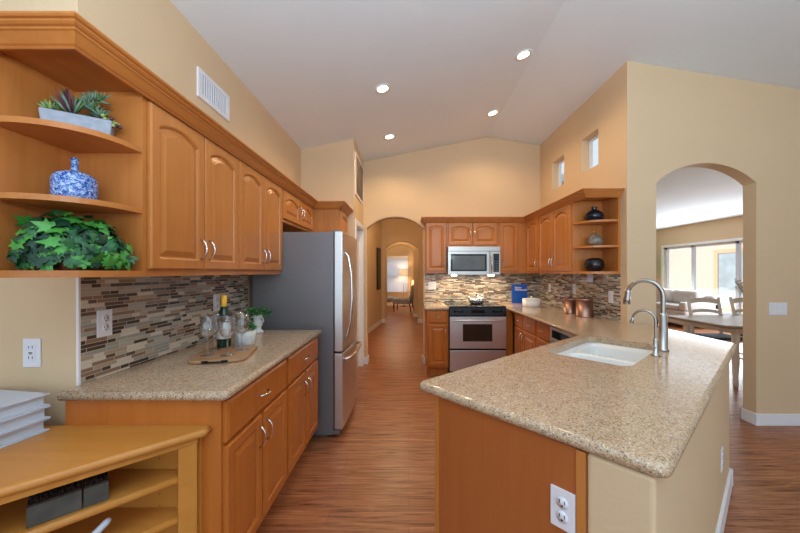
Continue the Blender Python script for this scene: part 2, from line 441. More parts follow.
# baseboards
def base(name, segs, h=.105, t=.014):
    m = MB()
    for (x0, x1, y0, y1) in segs: m.box(x0, x1, y0, y1, 0, h, .004)
    struct(m, name, TRIM)
base('baseboard_arch', [(AX1-.014, 5.6, YA-.014, YA), (AX1-.014, AX1, YA, YA+.134), (AX1-.014, 5.6, YA+.12, YA+.134), (XR+.3, AX0, YA-.014, YA), (AX0, AX0+.014, YA-.014, YA+.134)])
base('baseboard_back', [(PX, -.611, YB-.014, YB), (-.625, -.611, YB, YB+.144), (.201, .215, YB-.014, YB+.144), (.201,.235,YB-.014,YB)])
base('baseboard_pantry', [(PX, PX+.014, 4.08, 4.12), (PX, PX+.014, 4.88, YB)])
base('baseboard_hall', [(.406,.42,YB+.13,8.9), (.236,.406,8.886,8.9), (.236,.25,8.9,9.04), (.286,.3,9.04,10.05), (.126,.286,10.036,10.05), (.126,.14,10.05,10.19),(-.74,-.626,8.886,8.9),(-.64,-.626,8.9,9.04),(-.74,-.726,9.04,10.05)])
base('baseboard_sitting', [(-2.6,1.5,13.486,13.5)])
mm = MB(); a = Vector((-1.2,YB+.13,0)); b = Vector((-.74,8.8,0)); L_ = (b-a).length
mm.box(0, L_, -.014, 0, 0, .105, .004); mm.xf(Matrix.Translation(a) @ Matrix.Rotation(math.atan2(b.y-a.y, b.x-a.x), 4, 'Z'))
struct(mm, 'baseboard_hall_left', TRIM)
# pantry door with white casing
d = struct(MB().box(PX-.08, PX-.045, 4.205, 4.795, .008, 1.96), 'door_2', TRIM)
MB().box(PX-.045, PX-.04, 4.29, 4.71, .2, .9, .002).box(PX-.045, PX-.04, 4.29, 4.71, 1.0, 1.85, .002).build('door_panel', TRIM, d)
m = MB().box(PX, PX+.018, 4.13, 4.20, 0, 2.04, .004).box(PX, PX+.018, 4.80, 4.875, 0, 2.04, .004).box(PX, PX+.018, 4.20, 4.80, 1.97, 2.04, .004).box(PX-.12, PX, 4.20, 4.204, 0, 1.966).box(PX-.12, PX, 4.796, 4.80, 0, 1.966).box(PX-.12, PX, 4.204, 4.796, 1.966, 1.97)
struct(m, 'trim_2', TRIM)
# white edge trim at the outer corner beside the tile
struct(MB().box(XL-.001, XL+.009, YF-.006, YF+.003, .914, 1.352), 'trim_3', TRIM)

# ------------------------------------------------------------------ cabinets
def door_mb(x0, x1, z0, z1, arched=False, t=.02, mg=.043):
    if x1-x0 < .3: mg = .036
    """raised-panel door in the local x-z plane, front towards -y"""
    m = MB(); N = 14
    rise = min(.045, (x1-x0)*.10) if arched else 0
    def contour(d):
        a, b, c = x0+d, x1-d, z0+d
        pts = [(a, c), (b, c)]
        for i in range(N+1):
            u = 1-i/N; x = a+(b-a)*u
            top = z1-d-rise*(2*u-1)**2 if arched else z1-d
            pts.append((x, top))
        return pts
    def outer(d):
        a, b, c, e = x0+d, x1-d, z0+d, z1-d
        return [(a, c), (b, c)]+[(a+(b-a)*(1-i/N), e) for i in range(N+1)]
    R = lambda pts, y: m.ring([(p[0], y, p[1]) for p in pts])
    L = [R(outer(0), 0), R(outer(0), -t+.005), R(outer(.006), -t), R(contour(mg), -t), R(contour(mg+.006), -t+.004), R(contour(mg+.009), -t+.012), R(contour(mg+.014), -t+.012), R(contour(mg+.036), -t+.002), R(contour(mg+.039), -t+.001)]
    for a, b in zip(L, L[1:]): m.bridge(a, b, False)
    m.face(L[-1]); m.face(L[0][::-1])
    return m
def drawer_mb(x0, x1, z0, z1, t=.02):
    m = MB()
    R = lambda d, y: m.ring([(x0+d,y,z0+d),(x1-d,y,z0+d),(x1-d,y,z1-d),(x0+d,y,z1-d)])
    L = [R(0,0), R(0,-t+.006), R(.012,-t)]
    for a, b in zip(L, L[1:]): m.bridge(a, b, False)
    m.face(L[-1]); m.face(L[0][::-1]); return m
def handle_mb(x, z, vertical=True, L=.1, y=-.02):
    m = MB(); pts = []; n = 10
    for i in range(n+1):
        u = i/n; d = .030*math.sin(PI*u)**.6; s_ = (u-.5)*L
        pts.append((x, y-d, z+s_) if vertical else (x+s_, y-d, z))
    rs = [.006]+[.0045]*(n-1)+[.006]
    return m.tube(pts, rs, 8)
def cab(name, loc, rz, w, dep, z0, z1, fronts, label, cat='cabinet', group=None, toe=False, sides=(0,0), hollow=False):
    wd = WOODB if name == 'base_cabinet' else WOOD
    r = empty(name, loc, rz, label, cat, group)
    m = MB()
    if hollow:
        m.box(0, w, 0, .02, z0, z1); m.box(0, .018, .02, dep, z0, z1); m.box(w-.018, w, .02, dep, z0, z1); m.box(.018, w-.018, .02, dep, z0, z0+.018)
    else: m.box(0, w, 0, dep, z0, z1, .001, 1)
    if toe: m.box(0, w, .075, dep, 0.001, z0)
    m.build('body', wd, r)
    for f in fronts:
        kind, x0, x1, a, b, h = f
        if kind == 'drawer':
            d = drawer_mb(x0, x1, a, b).build('drawer', wd, r)
            handle_mb((x0+x1)/2, (a+b)/2, False, .09).build('handle', CHROME, d)
        else:
            d = door_mb(x0, x1, a, b, kind == 'arch').build('door', wd, r)
            if h:
                hx = x1-.03 if h[0] == 'r' else x0+.03
                hz = a+.10 if h[1] == 'b' else b-.10
                if h[1] == 'm': hz = (a+b)/2
                handle_mb(hx, hz, True, .1).build('handle', CHROME, d)
    return r
R90 = PI/2
UB, UT = 1.352, 2.10           # upper cabinet bottom / top
FX = -1.035                    # left upper face
g = 'upper cabinets on the left wall'
xf = FX-.02
cab('wall_cabinet', (xf, 1.322, 0), R90, .693, xf-XL-.001, UB, UT, [('arch',.004,.35,1.382,2.055,'rb'),('arch',.358,.69,1.382,2.055,'lb')], 'honey maple upper cabinet with two arched doors right beside the open corner shelves', group=g)
cab('wall_cabinet', (xf, 2.016, 0), R90, .694, xf-XL-.001, UB, UT, [('arch',.006,.344,1.382,2.055,'rb'),('arch',.352,.69,1.382,2.055,'lb')], 'honey maple upper cabinet with two arched doors next to the refrigerator side', group=g)
cab('wall_cabinet', (xf, 2.711, 0), R90, .887, xf-XL-.001, 1.79, UT, [('arch',.02,.435,1.815,2.055,'rm'),('arch',.445,.87,1.815,2.055,'lm')], 'short maple cabinet with two small arched doors above the refrigerator', group=g)
cab('pantry_cabinet', (-.77, 3.60, 0), R90, .475, -.77-XL-.001, .1, UT, [('door',.03,.44,.12,.95,'lt'),('arch',.03,.44,.97,2.055,'lb')], 'tall deep maple cabinet standing beyond the refrigerator', toe=True)

# open corner shelves (left)
def shelf_unit(name, loc, sx, label, wdt, dep, back_t=.018, flip=1):
    """corner at local (0,0): back panel along -y (length dep), side panel along +x*sx (width wdt)"""
    r = empty(name, loc, 0, label, 'shelf')
    m = MB().box(0, sx*back_t, -dep, 0, UB, UT); m.build('back_panel', WOOD, r)
    MB().box(sx*back_t, sx*wdt, -.02, 0, UB, UT).build('side_panel', WOOD, r)
    def sh(z, t, rect=False):
        pts = [(sx*back_t, -.02), (sx*wdt, -.02)]
        if rect: pts += [(sx*wdt, -dep), (sx*back_t, -dep)]
        else:
            for i in range(0, 17):
                a = i/16*PI/2
                pts.append((sx*(back_t+(wdt-back_t)*math.cos(a)**.8), -.045-(dep-.045)*math.sin(a)**.8))
        return MB().prism(pts, [], lambda u,v,w:(u,v,z+w), t)
    sh(UB, .023).build('shelf_board', WOODX, r)
    sh(1.60, .019).build('shelf_board', WOODX, r); sh(1.838, .019).build('shelf_board', WOODX, r)
    sh(UT-.02, .02, True).build('top_board', WOODX, r)
    return r
shelf_unit('corner_shelf', (XL, 1.3205, 0), 1, 'open maple corner shelves with curved fronts at the near end of the left cabinets', .285, .297)
shelf_unit('corner_shelf', (XR-.001, 3.32, 0), -1, 'open maple end shelves holding dark vases on the right wall', .31, .275)

# crown mouldings
def crown(name, path, label, z0=2.056, parent=None):
    prof = [(.0,0),(.008,0),(.012,.006),(.008,.012),(.014,.016),(.034,.048),(.040,.052),(.040,.060),(.048,.063),(.054,.070),(.054,.078),(.062,.080),(.066,.087),(.066,.094),(.0,.094)]
    prof = [(a, b*.75) for a, b in prof]; P = [Vector((p[0], p[1])) for p in path]; n = len(P); offs = []
    for i in range(n):
        def nrm(a, b): d = (b-a).normalized(); return Vector((d.y, -d.x))
        if i == 0: o = nrm(P[0], P[1])
        elif i == n-1: o = nrm(P[-2], P[-1])
        else:
            a, b = nrm(P[i-1], P[i]), nrm(P[i], P[i+1]); o = (a+b)/(1+a.dot(b))
        offs.append(o)
    m = MB(); rings = [[m._v((P[i].x+offs[i].x*u, P[i].y+offs[i].y*u, z0+v)) for (u, v) in prof] for i in range(n)]
    for a, b in zip(rings, rings[1:]): m.bridge(a, b, False)
    m.face(rings[0][::-1]); m.face(rings[-1])
    o = m.build(name, WOODX)
    return tag(o, label, 'molding')
# room side must lie to the right of the walking direction
crown('crown_molding', [(XL,1.022),(FX,1.022),(FX,3.58),(-.75,3.58),(-.75,4.079)], 'stepped maple crown molding running along the top of the left cabinets')
crown('crown_molding', [(.235,YB-.001),(.235,4.58),(1.635,4.58),(1.635,3.045),(XR-.001,3.045)], 'stepped maple crown molding capping the cabinets over range and right wall')

# left base cabinets
BF = -.73
g = 'base cabinets on the left wall'
def fr2(w): h = w/2; return [('drawer',.015,w-.015,.70,.862,None),('door',.015,h-.010,.165,.685,'rt'),('door',h+.010,w-.015,.165,.685,'lt')]
cab('base_cabinet', (BF, 1.28, 0), R90, .66, BF-XL-.001, .13, .876, fr2(.66), 'maple base cabinet with wide drawer and two doors beside the corner desk', group=g, toe=True)
cab('base_cabinet', (BF, 1.941, 0), R90, .66, BF-XL-.001, .13, .876, fr2(.66), 'maple base cabinet with wide drawer and two doors beside the refrigerator', group=g, toe=True)

# ------------------------------------------------------------------ countertops
def round_poly(pts, rad, n=6):
    out = []; N = len(pts)
    for i, p in enumerate(pts):
        r = rad.get(i, 0)
        if not r: out.append((p, None)); continue
        P = Vector(p); A = (Vector(pts[i-1])-P).normalized(); B = (Vector(pts[(i+1)%N])-P).normalized()
        ang = A.angle(B); d = r/math.tan(ang/2); C = P+(A+B).normalized()*(r/math.sin(ang/2))
        s0 = P+A*d; s1 = P+B*d; a0 = math.atan2(*(s0-C).yx); a1 = math.atan2(*(s1-C).yx)
        da = (a1-a0+PI)%(2*PI)-PI
        for k in range(n+1):
            a = a0+da*k/n; out.append(((C.x+r*math.cos(a), C.y+r*math.sin(a)), None))
    return [o[0] for o in out]
def offset_poly(pts, d, wall):
    """inset a CCW polygon by d, except on edges for which wall(mid) is true"""
    N = len(pts); P = [Vector(p) for p in pts]; out = []
    nr = []; ds = []
    for i in range(N):
        e = (P[(i+1)%N]-P[i]).normalized(); nr.append(Vector((-e.y, e.x)))
        ds.append(0 if wall((P[i]+P[(i+1)%N])/2) else d)
    for i in range(N):
        n1, n2, d1, d2 = nr[i-1], nr[i], ds[i-1], ds[i]
        det = n1.x*n2.y-n1.y*n2.x
        if abs(det) < 1e-4: out.append(P[i]+n1*max(d1,d2) if d1 == d2 else P[i]+n1*d1); continue
        c1 = n1.dot(P[i])+d1; c2 = n2.dot(P[i])+d2
        out.append(Vector(((c1*n2.y-c2*n1.y)/det, (n1.x*c2-n2.x*c1)/det)))
    return out
def slab(name, pts, rad, wall, label, hole=None, z0=.876, z1=.914, mat=None, r=None, build=True):
    poly = round_poly(pts, rad); m = MB(); th = z1-z0; r = r or th/2*.98
    prof = [(r*(1-math.sin(a)), z) for a, z in []]
    L = []
    K = 8
    for k in range(K+1):
        a = -PI/2+PI*k/K
        L.append((r*(1-math.cos(a)), (z0+z1)/2+(th/2)*math.sin(a)))
    rings = []
    for d, z in L:
        q = offset_poly(poly, d, wall) if d > 1e-6 else [Vector(p) for p in poly]
        rings.append(m.ring([(v.x, v.y, z) for v in q]))
    for a, b in zip(rings, rings[1:]): m.bridge(a, b, True)
    for ring, rev in ((rings[0], True), (rings[-1], False)):
        loops = [[v.co.xy.to_3d() for v in ring]]
        allv = list(ring)
        if hole:
            hv = m.ring([(p[0], p[1], ring[0].co.z) for p in hole]); loops.append([v.co.xy.to_3d() for v in hv]); allv += hv
            if rev: hlow = hv
            else: m.bridge(hlow, hv, False)
        for tr in tessellate_polygon(loops): m.face([allv[i] for i in tr])
    if not build: return m
    return tag(m.build(name, mat or GRAN), label, 'countertop')
slab('countertop', [(XL+.001,1.25),(-.69,1.25),(-.69,2.62),(XL+.001,2.62)], {1:.03}, lambda c: c.x < XL+.01, 'speckled tan granite countertop on the left base cabinets')
slab('countertop', [(.205,4.25),(.515,4.25),(.515,YB-.001),(.205,YB-.001)], {0:.015}, lambda c: c.x > .5 or c.y > YB-.01, 'short speckled granite countertop left of the range')
Lp = Vector((.053,1.335)); U = Vector((.741,.6715)).normalized(); NK = Vector((-U.y, U.x))   # NK: towards the kitchen
def PP(u, v): q = Lp+U*u-NK*v; return (q.x, q.y)     # v = distance in from the kitchen-side edge
uF = (2.1-PP(0,.8)[0])/U.x
uI = (1.27-Lp.x)/U.x
SC = PP(1.25, .29); SL, SW = .69, .42
def rrect(cu, cv, hl, hw, r, n=6):
    pts = []
    for (sx, sy, a0) in ((1,1,0),(-1,1,90),(-1,-1,180),(1,-1,270)):
        for k in range(n+1):
            a = math.radians(a0+90*k/n); pts.append(PP(cu+sx*(hl-r)+r*math.cos(a), cv+sy*(hw-r)+r*math.sin(a)))
    return pts
sink_u = (Vector(SC)-Lp).dot(U); sink_v = .284
hole = rrect(sink_u, sink_v, SL/2, SW/2, .06)
slab('countertop', [(.603,.762),(2.1,2.11),(2.1,YA-.001),(XR-.001,YA-.001),(XR-.001,YB-.001),(1.256,YB-.001),(1.256,4.25),(1.27,4.25),(1.27,2.44),(.028,1.378)],
     {0:.035,1:.04,9:.035}, lambda c: c.y > YA-.01 and c.x > XR-.02 or c.x < 1.2565 and c.y > 4.2 or c.y > YB-.01, 'big angled granite peninsula countertop with sink cut out', hole=hole)

# sink
r = empty('kitchen_sink', (*SC, .62), 0, 'white double bowl sink set under the peninsula countertop', 'sink')
m = MW()
n = len(hole)
rings = []
o1 = [m._v((p[0],p[1],.8745)) for p in rrect(sink_u, sink_v, SL/2+.02, SW/2+.02, .07)]
i1 = [m._v((p[0],p[1],.8745)) for p in rrect(sink_u, sink_v, SL/2-.004, SW/2-.004, .06)]
i2 = [m._v((p[0],p[1],.868)) for p in rrect(sink_u, sink_v, SL/2-.008, SW/2-.008, .06)]
m.bridge(o1, i1, False); m.bridge(i1, i2)
b1 = rrect(sink_u-.165, sink_v, .155, SW/2-.022, .05); b2 = rrect(sink_u+.165, sink_v, .155, SW/2-.022, .05)
bv = [[m._v((p[0],p[1],.862)) for p in b] for b in (b1, b2)]
allv = i2+bv[0]+bv[1]
for tr in tessellate_polygon([[v.co.xy.to_3d() for v in l] for l in (i2, bv[0], bv[1])]): m.face([allv[i] for i in tr], False)
for k, cu in enumerate((sink_u-.165, sink_u+.165)):
    prev = bv[k]
    for (d, z) in ((.006,.85),(.014,.72),(.03,.69),(.06,.682)):
        nx = [m._v((p[0],p[1],z)) for p in rrect(cu, sink_v, .155-d, SW/2-.022-d, max(.02,.05-d*.5))]
        m.bridge(prev, nx); prev = nx
    m.face(prev)
m.build('basin', WHITE, r)
for du in (-.165, .165):
    p = PP(sink_u+du, sink_v)
    m = MW(); m.lathe([(.0,.684),(.035,.684),(.038,.6835),(.038,.683)], (p[0],p[1],0), 20); m.build('drain', CHROME, r)

# faucets
def arc_path(base, h, reach, tip_drop, r_top):
    """vertical neck then an arc towards the sink"""
    d = NK.normalized(); B = Vector((base[0], base[1], 0)); pts = []
    zt = .914+h-r_top; z0 = .916
    for i in range(7): pts.append(B+Vector((0,0,z0+(zt-z0)*i/6)))
    for i in range(1, 19):
        a = PI*i/18*1.0
        pts.append(B+Vector((d.x, d.y, 0))*(r_top*(1-math.cos(a)))+Vector((0,0,zt+r_top*math.sin(a))))
    e = pts[-1]; pts.append(e+Vector((d.x*.004,d.y*.004,-tip_drop)))
    return pts
fb = (1.469, 1.909)
FS = plain('brushed_nickel', (.46,.45,.43,1), .26, 1, var=.04)
r = empty('kitchen_faucet', (*fb, .914), 0, 'tall gooseneck brushed steel faucet behind the sink', 'faucet')
p = arc_path(fb, .405, .2, .03, .088)
m = MW(); m.tube(p, .0125, 14); m.build('neck', FS, r)
m = MW(); m.tube([p[-4], p[-3], p[-2], p[-1], p[-1]+Vector((0,0,-.03))], [.0145,.016,.017,.019,.019], 14); m.build('spray_head', FS, r)
m = MW(); m.lathe([(0,.9145),(.03,.9145),(.03,.925),(.024,.93),(.024,1.05),(.0215,1.055),(.0215,1.12),(.016,1.13),(.013,1.135)], (fb[0],fb[1],0), 20); m.build('base', FS, r)
hd = U
m = MW(); m.tube([(fb[0]+hd.x*.02,fb[1]+hd.y*.02,.965),(fb[0]+hd.x*.055,fb[1]+hd.y*.055,.965)], .017, 14)
m.tube([(fb[0]+hd.x*.05,fb[1]+hd.y*.05,.965),(fb[0]+hd.x*.06-.004,fb[1]+hd.y*.06,1.02),(fb[0]+hd.x*.065,fb[1]+hd.y*.065,1.06)], [.008,.007,.006], 10); m.build('lever', FS, r)
fb2 = (1.341, 1.795)
r = empty('water_tap', (*fb2, .914), 0, 'small thin gooseneck filtered water tap beside the tall faucet', 'faucet')
p = arc_path(fb2, .242, .11, .012, .053)
m = MW(); m.tube(p, .0065, 12); m.build('neck', FS, r)
m = MW(); m.tube([p[-3],p[-2],p[-1],p[-1]+Vector((0,0,-.012))], [.007,.009,.010,.010], 12); m.build('tip', FS, r)
m = MW(); m.lathe([(0,.9145),(.022,.9145),(.022,.92),(.014,.925),(.014,1.0),(.008,1.01)], (fb2[0],fb2[1],0), 16)
m.tube([(fb2[0]-.01,fb2[1]-.01,.96),(fb2[0]-.035,fb2[1]-.03,.972)], .005, 8); m.build('base', FS, r)

# peninsula: cabinet, end panel, half wall
rot = math.atan2(-U.y, -U.x)
q = PP(1.64, .042)
cab('base_cabinet', (q[0], q[1], 0), rot, 1.59, .53, .1, .874, [('door',.32,.75,.165,.70,'rt'),('door',.758,1.19,.165,.70,'lt'),('drawer',1.2,1.575,.70,.862,None),('door',1.2,1.575,.165,.685,'lt'),('drawer',.02,.3,.70,.862,None),('door',.02,.3,.165,.685,'rt')],
    'maple sink cabinet under the angled peninsula facing the kitchen', group=None, toe=True, hollow=True)
r = empty('end_panel', (*PP(.03,.3), 0), 0, 'flat maple end panel with outlet on the near end of the peninsula', 'panel')
def pbox(m, u0, u1, v0, v1, z0, z1):
    a = [PP(u0,v0),PP(u1,v0),PP(u1,v1),PP(u0,v1)]
    return m.prism(a, [], lambda u,v,w:(u,v,z0+w), z1-z0)
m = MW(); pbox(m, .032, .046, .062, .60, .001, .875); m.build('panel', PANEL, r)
for va, vb in ((.585,.609),(.046,.062)):
    m = MW(); pbox(m, .026, .049, va, vb, .001, .875); m.build('edge_strip', WOOD, r)
a = [PP(.03,.61), PP(.03,.765), (2.06, PP((2.06-PP(0,.765)[0])/U.x,.765)[1]), (2.06,YA-.001), (1.955,YA-.001), (1.955, PP((1.955-PP(0,.65)[0])/U.x,.65)[1]+.02), PP(1.62,.61)]
struct(MB().prism(a, [], lambda u,v,w:(u,v,.0005+w), .875), 'wall_peninsula', PAINT, .012)
m = MB(); pbox(m, .018, 2.0, .765, .779, .0005, .105); pbox(m, .018,.03,.61,.765,.0005,.105)
yc = a[2][1]; m.box(2.06, 2.074, yc-.01, YA-.001, .0005, .105)
struct(m, 'baseboard_peninsula', TRIM)

# ------------------------------------------------------------------ back run
g = 'upper cabinets on the back wall'
yf = 4.60; dp = YB-yf-.001
cab('wall_cabinet', (.235, yf, 0), 0, .29, dp, UB, UT, [('arch',.008,.282,1.382,2.055,'rb')], 'narrow single door upper cabinet left of the microwave', group=g)
cab('wall_cabinet', (.526, yf, 0), 0, .718, dp, 1.722, UT, [('arch',.02,.355,1.745,2.055,'rm'),('arch',.363,.70,1.745,2.055,'lm')], 'short two door cabinet directly above the microwave', group=g)
cab('wall_cabinet', (1.245, yf, 0), 0, .704, dp, UB, UT, [('arch',.02,.27,1.382,2.055,'lb')], 'single door upper cabinet right of the microwave in the corner', group=g)
g = 'upper cabinets on the right wall'
cab('wall_cabinet', (1.64, 4.598, 0), -R90, .46, XR-1.64-.001, UB, UT, [('arch',.04,.45,1.382,2.055,'rb')], 'single door upper cabinet on the right wall nearest the corner', group=g)
cab('wall_cabinet', (1.64, 4.137, 0), -R90, .815, XR-1.64-.001, UB, UT, [('arch',.01,.40,1.382,2.055,'rb'),('arch',.408,.80,1.382,2.055,'lb')], 'two door upper cabinet on the right wall beside the vase shelves', group=g)
g = 'base cabinets around the range'
cab('base_cabinet', (.235, 4.29, 0), 0, .279, YB-4.29-.001, .13, .876, [('drawer',.02,.262,.71,.862,None),('door',.02,.262,.165,.69,'rt')], 'narrow base cabinet with one drawer left of the range', group=g, toe=True)
cab('base_cabinet', (1.262, 4.29, 0), 0, .088, YB-4.29-.001, .13, .876, [], 'slim maple filler cabinet tight against the right side of the range', toe=True)
cab('base_cabinet', (1.352, 4.20, 0), -R90, .735, XR-1.352-.001, .13, .876, [('drawer',.03,.32,.70,.862,None),('drawer',.335,.715,.70,.862,None),('door',.03,.32,.165,.685,'rt'),('door',.335,.715,.165,.685,'lt')], 'base cabinet with two drawers and two doors right of the range', group=g, toe=True)
cab('base_cabinet', (1.352, 3.464, 0), -R90, .334, XR-1.352-.001, .13, .876, [('drawer',.01,.325,.70,.862,None),('door',.01,.325,.165,.685,'rt')], 'narrow one drawer base cabinet between wide cabinet and dishwasher', group=g, toe=True)
r = empty('dishwasher', (1.352, 3.12, 0), -R90, 'steel front dishwasher under the right countertop', 'dishwasher')
MB().box(.003,.6,.0,.58,.1,.872,.002).box(.003,.6,.06,.58,.001,.1).build('body', RUBBER, r)
MB().box(.008,.595,-.025,0,.13,.72,.004).build('door', STEEL, r)
MB().box(.008,.595,-.025,0,.73,.868,.004).build('control_panel', STEEL, r)
MB().box(.06,.54,-.028,-.025,.765,.835,.001).build('display', BLKGL, r)

# range
r = empty('kitchen_range', (.522, 4.27, 0), 0, 'slide-in stainless steel electric range with black control panel', 'range')
W_ = .73
MB().box(.0,W_,.0,YB-4.27-.002,.07,.905,.002).box(.03,W_-.03,.06,.6,.001,.07).build('body', BLACK, r)
m = MB(); a = [(-.035,.80),(-.035,.815),(-.012,.915),(-.012,.925),(.03,.93),(.03,.80)]
m.prism(a, [], lambda u,v,w:(w,u,v), W_).build('control_panel', BLACK, r)
MB().box(.0,W_,.03,YB-4.27-.004,.905,.928,.003).build('cooktop', BLKGL, r)
m = MB(); m.prism([(.004,.385),(W_-.004,.385),(W_-.004,.795),(.004,.795)], [[(.17,.475),(.17,.70),(.55,.70),(.55,.475)]], lambda u,v,w:(u,-.03+w,v), .03); dd = m.build('oven_door', STEEL, r)
MB().box(.17,.55,-.022,-.012,.475,.70).build('window', OVENGL, dd)
MB().tube([(.05,-.032,.745),(.05,-.055,.748),(.08,-.062,.75),(W_-.08,-.062,.75),(W_-.05,-.055,.748),(W_-.05,-.032,.745)], .007, 10).build('handle', STEEL, dd)
MB().box(.004,W_-.004,-.03,0,.09,.36,.004).build('storage_drawer', STEEL, r)
for i, (bx, by, br) in enumerate(((.18,.18,.08),(.55,.18,.1),(.18,.45,.1),(.55,.45,.08))):
    MB().lathe([(br-.004,.9285),(br,.9288),(br+.004,.9285)], (bx,by,0), 28).build('burner', plain('burner_ring',(.12,.12,.12,1),.3), r)
for i in range(6):
    x = .07+i*.045 if i < 3 else .57+(i-3)*.045
    MB().tube([(x,-.03,.865),(x,-.042,.862)], .013, 14).build('knob', BLACK, r)
MB().box(.28,.45,-.032,-.024,.84,.885,.001).xf(Matrix.Identity(4)).build('display', BLKGL, r)

# microwave
r = empty('microwave', (.532, 4.50, 1.335), 0, 'stainless over-the-range microwave hung below the short cabinet', 'microwave')
H_ = .385; mw = .712
MB().box(0,mw,.02,YB-4.50-.002,0,H_-.002,.002).build('body', STEELM, r)
m = MB(); m.prism([(0,.0),(mw-.155,.0),(mw-.155,H_-.07),(0,H_-.07)], [[(.035,.045),(.035,H_-.105),(mw-.185,H_-.105),(mw-.185,.045)]], lambda u,v,w:(u,-.012+w,v), .03); dd = m.build('door', STEELM, r)
MB().box(.035,mw-.185,-.006,.0,.045,H_-.105).build('window', BLKGL, dd)
MB().box(.06,mw-.21,-.008,-.006,.068,H_-.128).build('window_mesh', MWGL, dd)
MB().box(0,mw,-.012,.02,H_-.066,H_-.003,.003).build('vent_grille', STEELM, r)
MB().box(mw-.15,mw,-.012,.02,0,H_-.07,.003).build('control_panel', STEELM, r)
m = MB().box(mw-.098,mw-.018,-.015,-.012,.035,H_-.10); m.build('keypad', BLKGL, r)
m = MB()
for i in range(5):
    for j in range(3): m.box(mw-.09+j*.024, mw-.074+j*.024, -.0165, -.015, .05+i*.03, .066+i*.03)
m.build('key_buttons', plain('key_grey',(.1,.1,.11,1),.4), r)
MB().tube([(mw-.125,-.012,.03),(mw-.125,-.045,.06),(mw-.125,-.05,.15),(mw-.125,-.045,.25),(mw-.125,-.012,.28)], .009, 10).build('handle', CHROME, r)
for x in (.09, .60):
    MB().box(x-.035, x+.035, .03, .09, -.022, 0, .004).build('cooktop_lamp', BULB, r)
    l = area('cooktop_light', (.532+x, 4.62, 1.308), (0,0,0), .08, .06, 4.5, (1,.78,.5))

# ------------------------------------------------------------------ backsplashes
tag(MB().box(XL, XL+.008, YF+.003, 2.72, .915, UB-.001).build('tile_backsplash', MOS_Y), 'mosaic strip tile backsplash on the left wall above the counter', 'backsplash')
tag(MB().box(.236, XR-.009, YB-.008, YB, .915, UB-.001).box(.53,1.24,YB-.008,YB,UB-.001,1.40).build('tile_backsplash', MOS_X), 'mosaic strip tile backsplash behind the range', 'backsplash')
tag(MB().box(XR-.008, XR, 3.04, YB-.001, .915, UB-.001).build('tile_backsplash', MOS_Y), 'mosaic strip tile backsplash on the right wall behind the canisters', 'backsplash')

# ------------------------------------------------------------------ outlets, switches, vents
def outlet(loc, rz, label, kind='duplex', gangs=1, cat='outlet', name='power_outlet', s=1):
    """plate in local x-z, facing -y"""
    r = empty(name, loc, rz, label, cat)
    w = (.035+.023*(gangs-1))*s; h = .0575*s
    MB().box(-w, w, -.006, 0, -h, h, .002).build('cover_plate', PLATE, r)
    for k in range(gangs):
        cx = (k-(gangs-1)/2)*.046*s
        if kind == 'duplex':
            for dz in (-.02*s, .02*s):
                q = MB().lathe([(0,0),(.0165*s,0),(.0165*s,.0025),(0,.0025)], (0,0,0), 18)
                q.xf(Matrix.Translation((cx,-.006,dz)) @ Matrix.Rotation(PI/2,4,'X')); f = q.build('socket', PLATE, r)
                MB().box(cx-.0085*s,cx-.006*s,-.0092,-.0084,dz-.002*s,dz+.008*s).box(cx+.006*s,cx+.0085*s,-.0092,-.0084,dz-.002*s,dz+.008*s).box(cx-.003*s,cx+.003*s,-.0092,-.0084,dz-.011*s,dz-.006*s).build('slots', DARKHOLE, f)
        elif kind == 'switch':
            MB().box(cx-.016,cx+.016,-.0095,-.006,-.033,.033,.002).build('rocker', WHITE, r)
        elif kind == 'gfci':
            f = MB().box(cx-.0165,cx+.0165,-.0085,-.006,-.033,.033,.001).build('socket', PLATE, r)
            q = MB()
            for dz in (-.021,.021): q.box(cx-.0085,cx-.006,-.0092,-.0084,dz-.002,dz+.008).box(cx+.006,cx+.0085,-.0092,-.0084,dz-.002,dz+.008)
            q.box(cx-.007,cx+.007,-.0095,-.0084,-.004,-.001).box(cx-.007,cx+.007,-.0095,-.0084,.001,.004); q.build('slots', DARKHOLE, f)
    return r
outlet((XL-.173,YF-.001,1.045) if False else (-1.515,YF-.0005,1.045), 0, 'white wall plate on the beige wall above the white albums', 'gfci')
outlet((XL+.0085,1.435,1.148), R90, 'white outlet on the left mosaic tile near the open shelves', 'duplex')
outlet((XL+.0085,2.27,1.16), R90, 'white outlet on the left mosaic tile behind the wine bottle', 'duplex')
q = PP(.0315, .5476)
outlet((q[0],q[1],.688), math.atan2(-NK.y,-NK.x), 'white double outlet on the maple peninsula end panel', 'duplex')
q = PP(1.5, .7655)
outlet((q[0],q[1],.364), math.atan2(U.y,U.x), 'white outlet on the beige peninsula half wall', 'duplex')
outlet((3.295,YA-.0005,1.04), 0, 'white three-gang rocker switch right of the arch', 'switch', 3, 'switch', 'light_switch')
outlet((.345,YB-.0085,1.17), 0, 'white two-gang switch plate on tile left of the range', 'switch', 2, 'switch', 'light_switch')
outlet((XR-.0085,4.55,1.15), -R90, 'white outlet on the right wall tile nearest the corner', 'duplex')
outlet((XR-.0085,3.87,1.17), -R90, 'white outlet on the right wall tile above the copper canisters', 'duplex')
outlet((XR-.0085,3.17,1.13), -R90, 'white switch plate on the right wall tile near the faucet', 'switch', 1, 'switch', 'light_switch')

